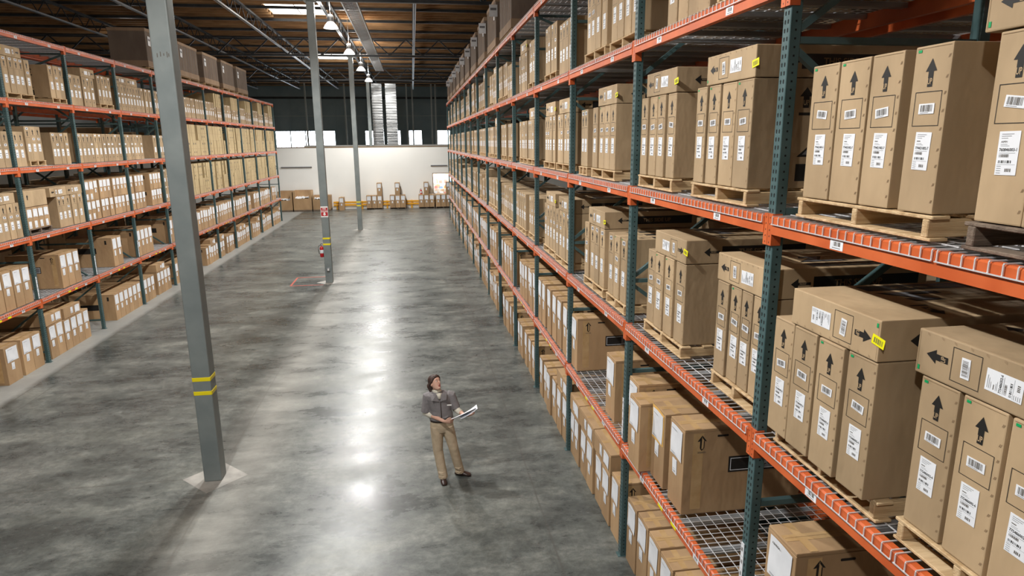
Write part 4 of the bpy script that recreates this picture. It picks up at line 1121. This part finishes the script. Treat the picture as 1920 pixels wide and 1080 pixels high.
# ------------------------------------------------------------------ the person
noise_mat('skin', (0.60, 0.34, 0.25), (0.68, 0.41, 0.31), 9, 0.5)
noise_mat('hair', (0.030, 0.014, 0.010), (0.055, 0.026, 0.018), 40, 0.6, 0, (1, 1, 0.2), 0.15, 60)
noise_mat('shirt_cloth', (0.175, 0.162, 0.165), (0.215, 0.20, 0.205), 12, 0.8, bump=0.35, bscale=22)
noise_mat('khaki_cloth', (0.46, 0.36, 0.245), (0.54, 0.43, 0.30), 10, 0.85, bump=0.5, bscale=14)
noise_mat('knit_cream', (0.66, 0.62, 0.52), (0.74, 0.70, 0.60), 30, 0.9, bump=0.3, bscale=120)
base_mat('shoe_leather', (0.035, 0.018, 0.014), 0.35)
base_mat('belt_leather', (0.03, 0.015, 0.01), 0.4)
base_mat('eye_white', (0.75, 0.73, 0.70), 0.2); base_mat('eye_dark', (0.02, 0.012, 0.01), 0.2); base_mat('lips', (0.42, 0.09, 0.09), 0.4)
base_mat('sheet', (0.85, 0.86, 0.90), 0.5); base_mat('board_blue', (0.30, 0.36, 0.50), 0.35)
PR = empty('person', (0.40, 8.95, 0)); 
def fused(name, mb, voxel, mat, parent, it=3):
    me0 = mb.mesh('tmp'); o = bpy.data.objects.new('tmp', me0); COL.objects.link(o)
    r = o.modifiers.new('r', 'REMESH'); r.mode = 'VOXEL'; r.voxel_size = voxel; r.use_smooth_shade = True
    s_ = o.modifiers.new('s', 'SMOOTH'); s_.factor = 0.5; s_.iterations = it
    dg = bpy.context.evaluated_depsgraph_get(); me = bpy.data.meshes.new_from_object(o.evaluated_get(dg))
    bpy.data.objects.remove(o); me.materials.clear(); me.materials.append(MATS[mat])
    for p in me.polygons: p.use_smooth = True; p.material_index = 0
    return link(name, me, parent)
def ball(m, c, r, mat='skin', ax=None, n=14):
    rx, ry, rz = r if isinstance(r, tuple) else (r, r, r); A = ax or (Vector((1, 0, 0)), Vector((0, 1, 0)), Vector((0, 0, 1)))
    rings = []
    for i in range(n + 1):
        t_ = -PI / 2 + PI * i / n; k = max(math.cos(t_), 0.02); rings.append((Vector(c) + A[2] * rz * math.sin(t_), A[0] * rx * k, A[1] * ry * k))
    m.loft(rings, mat, 18)
V = Vector
def yv(hw, hd, tw=0.08): return (V((hw, hw * tw, 0)), V((-hd * tw, hd, 0)))
hc = V((-0.21, -0.015, 1.515)); F_ = V((0.64, -0.68, 0.38)).normalized(); R_ = F_.cross(V((0.12, 0.1, 1))).normalized(); U_ = R_.cross(F_).normalized()
hp = lambda f, r, u: hc + F_ * f + R_ * r + U_ * u
# body: head, neck, trunk, legs, arms and hands fused into one surface
m = MB()
m.loft([(hp(fo, 0, u), R_ * hw, F_ * hd) for u, hw, hd, fo in ((-0.112, 0.016, 0.018, 0.055), (-0.104, 0.032, 0.034, 0.045), (-0.085, 0.046, 0.055, 0.03), (-0.05, 0.058, 0.075, 0.012), (-0.01, 0.067, 0.088, 0.002), (0.03, 0.071, 0.092, -0.002), (0.065, 0.065, 0.084, -0.006), (0.09, 0.048, 0.062, -0.008), (0.106, 0.018, 0.025, -0.01))], 'skin', 24)
m.loft([(hp(0.082, 0, 0.018), R_ * 0.008, U_ * 0.010), (hp(0.096, 0, -0.004), R_ * 0.011, U_ * 0.012), (hp(0.108, 0, -0.022), R_ * 0.013, U_ * 0.010), (hp(0.098, 0, -0.033), R_ * 0.014, U_ * 0.006)], 'skin', 12)
ball(m, hp(0.075, 0, -0.088), (0.022, 0.02, 0.018), ax=(R_, F_, U_)); ball(m, hp(0.034, 0.026, -0.035), (0.030, 0.038, 0.042), ax=(R_, F_, U_)); ball(m, hp(0.034, -0.026, -0.035), (0.030, 0.038, 0.042), ax=(R_, F_, U_))
for s_ in (-1, 1): ball(m, hp(-0.005, s_ * 0.071, -0.018), (0.008, 0.018, 0.030), ax=(R_, F_, U_))
m.tube([(-0.165, 0.0, 1.33), (-0.185, 0.0, 1.40), hp(-0.025, 0, -0.05)], [0.06, 0.048, 0.048], 'skin', 14)
for rg in ((0.86, 0.15, 0.10), (0.98, 0.135, 0.095), (1.10, 0.12, 0.09), (1.22, 0.15, 0.10), (1.31, 0.16, 0.09), (1.36, 0.07, 0.06)): pass
m.loft([(V((-0.13 - 0.03 * (z - 0.86), 0, z)), *yv(a, c_)) for z, a, c_ in ((0.80, 0.13, 0.09), (0.88, 0.15, 0.10), (0.98, 0.13, 0.095), (1.08, 0.118, 0.088), (1.20, 0.145, 0.10), (1.30, 0.155, 0.085), (1.36, 0.07, 0.06))], 'skin', 20)
LEG = {'a': [(-0.205, 0, 0.84), (-0.20, -0.03, 0.47), (-0.14, -0.10, 0.07)], 'b': [(-0.055, 0, 0.84), (0.03, -0.03, 0.48), (0.115, 0.02, 0.07)]}
for p in LEG.values(): m.tube([p[0], V(p[0]).lerp(V(p[1]), .5), p[1], V(p[1]).lerp(V(p[2]), .35), p[2]], [0.08, 0.068, 0.05, 0.05, 0.032], 'skin', 14)
# arms: right arm forward across the waist, left arm bent with palm up
ARM_R = [V((-0.325, 0.03, 1.315)), V((-0.355, 0.02, 1.04)), V((-0.10, -0.20, 0.985))]
ARM_L = [V((0.02, 0.01, 1.315)), V((0.085, 0.02, 1.07)), V((0.20, -0.18, 1.045))]
for a in (ARM_R, ARM_L): m.tube([a[0], a[0].lerp(a[1], .5), a[1], a[1].lerp(a[2], .3), a[1].lerp(a[2], .75), a[2]], [0.048, 0.042, 0.036, 0.037, 0.028, 0.023], 'skin', 12)
def hand(w, d, side, up, curl, spread=0.018):
    # w wrist, d direction of the fingers, side towards the thumb, up back of the hand
    w, d, side, up = V(w), V(d).normalized(), V(side).normalized(), V(up).normalized()
    m.loft([(w + d * (-0.01), side * 0.022, up * 0.017), (w + d * 0.03, side * 0.034, up * 0.016), (w + d * 0.065, side * 0.040, up * 0.014), (w + d * 0.085, side * 0.038, up * 0.011)], 'skin', 14)
    for i, L_ in enumerate((0.066, 0.074, 0.070, 0.054)):
        o = w + d * 0.08 + side * (0.030 - i * 0.020); pts = [o - d * 0.012, o]; p = o.copy(); ang = 0.15
        for k in range(3):
            ang += curl * (0.9 + 0.2 * i); p = p + (d * math.cos(ang) - up * math.sin(ang)) * (L_ * (0.42, 0.32, 0.26)[k]); pts.append(p.copy())
        m.tube(pts, [0.0085, 0.0085, 0.008, 0.0072, 0.0058], 'skin', 8)
    o = w + d * 0.022 + side * 0.028
    m.tube([o - side * 0.01, o + side * 0.018 + d * 0.018 - up * 0.004, o + side * 0.026 + d * 0.044 - up * 0.012, o + side * 0.020 + d * 0.066 - up * 0.016], [0.013, 0.0115, 0.0095, 0.007], 'skin', 8)
hand(ARM_R[2] + V((0.01, -0.005, 0)), (0.92, -0.30, 0.05), (0.05, -0.25, 0.95), (-0.30, -0.90, -0.2), 0.38)
hand(ARM_L[2] + V((0.008, -0.006, 0)), (0.93, -0.20, 0.20), (0.15, -0.95, 0.1), (0.2, 0.05, -0.97), 0.20)
body = fused('person_body', m, 0.0048, 'skin', None, 2)
# the body is the person: clothing and hair are its children
bpy.data.objects.remove(PR); body.name = 'person'; body.location = (0.40, 8.95, 0); PR = body
tag(body, 'dark haired person in grey work shirt and khaki trousers looking up, holding papers', 'person')
# trousers
m = MB()
m.loft([(V((-0.13, 0, z)), *yv(a, c_)) for z, a, c_ in ((0.76, 0.155, 0.105), (0.83, 0.172, 0.118), (0.90, 0.168, 0.115), (0.945, 0.158, 0.11))], 'khaki_cloth', 24)
for k, p in LEG.items():
    a, b_, c_ = [V(q_) for q_ in p]
    rs = [(a + V((0, 0, 0.0)), 0.096, 0.108), (a.lerp(b_, .35), 0.092, 0.10), (a.lerp(b_, .75), 0.080, 0.088), (b_, 0.074, 0.080), (b_.lerp(c_, .3), 0.071, 0.079), (b_.lerp(c_, .65), 0.070, 0.077), (c_ + V((0, 0, 0.02)), 0.068, 0.078), (c_ - V((0, 0, 0.015)), 0.070, 0.084)]
    m.loft([(q_, V((x, 0, 0)), V((0, y, 0))) for q_, x, y in rs], 'khaki_cloth', 20)
    for j, (tt, off) in enumerate(((0.78, 0.0), (0.85, 0.012), (0.93, -0.008), (0.25, 0.01), (0.45, -0.01))):   # folds of cloth
        q_ = (b_.lerp(c_, tt) if j < 3 else a.lerp(b_, tt)); m.tube([q_ + V((-0.055, -0.055, off)), q_ + V((0, -0.082, off * 0.4 - 0.008)), q_ + V((0.055, -0.05, -off))], [0.006, 0.012, 0.006], 'khaki_cloth', 8)
tr = fused('trousers', m, 0.0065, 'khaki_cloth', PR, 3)
m = MB(); 
m.loft([(V((-0.13, 0, z)), *yv(a, a * 0.70)) for z, a in ((0.925, 0.150), (0.926, 0.171), (0.957, 0.169), (0.958, 0.150))], 'belt_leather', 28)
m.build('belt', PR)
# shirt
m = MB()
m.loft([(V((-0.132 - 0.08 * (z - 0.95), 0, z)), *yv(a, c_)) for z, a, c_ in ((0.935, 0.155, 0.11), (0.955, 0.176, 0.128), (1.02, 0.172, 0.128), (1.10, 0.160, 0.122), (1.19, 0.168, 0.126), (1.27, 0.178, 0.120), (1.325, 0.170, 0.100), (1.362, 0.125, 0.085), (1.385, 0.075, 0.065))], 'shirt_cloth', 28)
m.tube([ARM_R[0] + V((0.05, 0, 0.005)), ARM_R[0] + V((0, 0, -0.01)), ARM_R[0].lerp(ARM_R[1], .5), ARM_R[0].lerp(ARM_R[1], .93)], [0.055, 0.066, 0.068, 0.074], 'shirt_cloth', 18)
m.tube([ARM_L[0] + V((-0.05, 0, 0.005)), ARM_L[0] + V((0, 0, -0.01)), ARM_L[0].lerp(ARM_L[1], .5), ARM_L[0].lerp(ARM_L[1], .90)], [0.055, 0.066, 0.066, 0.072], 'shirt_cloth', 18)
for x0, z0, x1, z1 in ((-0.02, 1.03, -0.12, 1.00),):
    m.tube([(x0, -0.112, z0), ((x0 + x1) / 2, -0.128, (z0 + z1) / 2 - 0.01), (x1, -0.128, z1)], [0.006, 0.012, 0.006], 'shirt_cloth', 8)
fused('shirt', m, 0.0062, 'shirt_cloth', PR, 3)
m = MB()
for pts in (((-0.185, -0.110, 1.375), (-0.285, -0.085, 1.355), (-0.265, -0.142, 1.285), (-0.165, -0.135, 1.265)), ((-0.135, -0.110, 1.375), (-0.045, -0.085, 1.355), (-0.055, -0.138, 1.290), (-0.145, -0.135, 1.265))):
    a = [V(p) for p in pts]; bb = [p + V((0, 0.012, 0.002)) for p in a]
    m.add(a + bb, [(0, 1, 2, 3), (7, 6, 5, 4), (0, 4, 5, 1), (1, 5, 6, 2), (2, 6, 7, 3), (3, 7, 4, 0)], 'shirt_cloth')
m.tube([(-0.145, -0.132, 1.27), (-0.14, -0.138, 1.15), (-0.135, -0.137, 1.0)], 0.004, 'belt_leather', 6)
m.build('collar', PR)
m = MB(); m.bbox(-0.05, 0.015, -0.142, -0.136, 1.195, 1.213, 'white_paint', 0.002, 1); m.build('name_tag', PR)
# cream turtleneck: neck and the sleeve ends below the shirt
m = MB(); m.tube([(-0.165, -0.01, 1.32), (-0.18, -0.012, 1.385), hp(-0.02, 0, -0.085)], [0.075, 0.058, 0.055], 'knit_cream', 18); m.tube([(-0.16, -0.09, 1.375), (-0.155, -0.125, 1.30)], [0.045, 0.015], 'knit_cream', 12)
m.build('turtleneck_collar', PR)
for a, t1 in ((ARM_R, 0.36), (ARM_L, 0.55)):
    m = MB(); m.tube([a[0].lerp(a[1], .80), a[1] + V((0, 0.005, 0)), a[1].lerp(a[2], t1 * 0.5), a[1].lerp(a[2], t1)], [0.05, 0.052, 0.046, 0.042], 'knit_cream', 16); m.build('cream_sleeve', PR)
# shoes
for p, dr in ((LEG['a'][2], V((0.06, -1, 0)).normalized()), (LEG['b'][2], V((0.95, -0.32, 0)).normalized())):
    m = MB(); c_ = V((p[0], p[1], 0)); sd = dr.cross(V((0, 0, 1)))
    m.loft([(c_ + dr * t_ + V((0, 0, hz)), sd * wd, V((0, 0, hh))) for t_, wd, hh, hz in ((-0.075, 0.018, 0.018, 0.030), (-0.06, 0.034, 0.034, 0.036), (-0.01, 0.040, 0.044, 0.044), (0.05, 0.042, 0.038, 0.038), (0.11, 0.047, 0.028, 0.028), (0.155, 0.040, 0.022, 0.023), (0.175, 0.018, 0.012, 0.016))], 'shoe_leather', 18)
    m.tube([c_ + V((0, 0, 0.05)), c_ + V((0, 0, 0.11))], [0.042, 0.040], 'shoe_leather', 14)
    m.build('shoe', PR)
# hair
m = MB(); ball(m, hp(-0.022, 0, 0.034), (0.081, 0.090, 0.088), 'hair', (R_, F_, U_)); m.tube([hp(0.048, -0.045, 0.072), hp(0.052, 0.0, 0.094), hp(0.048, 0.045, 0.072)], 0.022, 'hair', 10); ball(m, hp(-0.048, 0, -0.02), (0.072, 0.062, 0.075), 'hair', (R_, F_, U_))
m.tube([hp(0.058, -0.04, 0.070), hp(0.066, 0.0, 0.082), hp(0.058, 0.04, 0.070)], 0.018, 'hair', 10)
for s_ in (-1, 1):
    m.tube([hp(0.055, s_ * 0.012, 0.092), hp(0.048, s_ * 0.052, 0.060), hp(0.018, s_ * 0.074, 0.020), hp(-0.025, s_ * 0.074, -0.02)], [0.016, 0.018, 0.017, 0.02], 'hair', 10)
ball(m, hp(-0.118, 0, -0.035), (0.045, 0.045, 0.052), 'hair', (R_, F_, U_)); m.tube([hp(-0.12, 0, -0.05), hp(-0.115, 0, -0.10), hp(-0.10, 0, -0.13)], [0.036, 0.030, 0.012], 'hair', 10)
fused('hair', m, 0.005, 'hair', PR, 2)
for s_ in (-1, 1):
    m = MB(); ball(m, hp(0.0755, s_ * 0.030, 0.010), (0.0125, 0.010, 0.0065), 'eye_white', (R_, F_, U_), 8); ball(m, hp(0.083, s_ * 0.031, 0.010), (0.0055, 0.004, 0.0055), 'eye_dark', (R_, F_, U_), 8); m.build('eye', PR)
    m = MB(); m.tube([hp(0.088, s_ * 0.012, 0.026), hp(0.086, s_ * 0.030, 0.033), hp(0.072, s_ * 0.048, 0.028)], [0.003, 0.0035, 0.002], 'hair', 6); m.build('eyebrow', PR)
m = MB(); ball(m, hp(0.089, 0, -0.054), (0.021, 0.008, 0.006), 'lips', (R_, F_, U_), 8); ball(m, hp(0.087, 0, -0.063), (0.017, 0.008, 0.006), 'lips', (R_, F_, U_), 8); m.build('lips', PR)
# papers in the hands
t = empty('clipboard', (0.40, 8.95, 0)); tag(t, 'blue clipboard with white sheets held by the person', 'clipboard')
L_ = V((0.93, 0.0, 0.33)).normalized(); v_ = V((0, -0.93, 0.36)).normalized(); n_ = L_.cross(v_)
if n_.z < 0: n_ = -n_
o_ = V((0.02, -0.20, 1.018))
def slab(mb, o, a, b_, n, la, lb, th, mat, fan=0.0, k=5):
    vs = []
    for i in range(k + 1):
        u = i / k; lift = n * (fan * u * u)
        for w_ in (0, 1): vs.append(o + a * la * u + b_ * lb * w_ + lift); 
        for w_ in (0, 1): vs.append(o + a * la * u + b_ * lb * w_ + lift + n * th)
    fs = []
    for i in range(k):
        q_ = i * 4; r_ = q_ + 4; fs += [(q_, r_, r_ + 1, q_ + 1), (q_ + 2, q_ + 3, r_ + 3, r_ + 2), (q_, q_ + 2, r_ + 2, r_), (q_ + 1, r_ + 1, r_ + 3, q_ + 3)]
    fs += [(0, 1, 3, 2), (k * 4, k * 4 + 2, k * 4 + 3, k * 4 + 1)]; mb.add(vs, fs, mat)
m = MB(); slab(m, o_, L_, v_, n_, 0.27, 0.13, 0.004, 'board_blue'); m.build('board', t)
m = MB(); slab(m, o_ + n_ * 0.005 - L_ * 0.02, L_, v_, n_, 0.38, 0.15, 0.003, 'sheet', 0.02)
slab(m, o_ + n_ * 0.010 + L_ * 0.12, (L_ + V((0, -0.1, 0.06))).normalized(), (v_ + V((0, 0.1, -0.42))).normalized(), n_, 0.28, 0.13, 0.0015, 'sheet', 0.045)
m.build('paper_sheets', t)
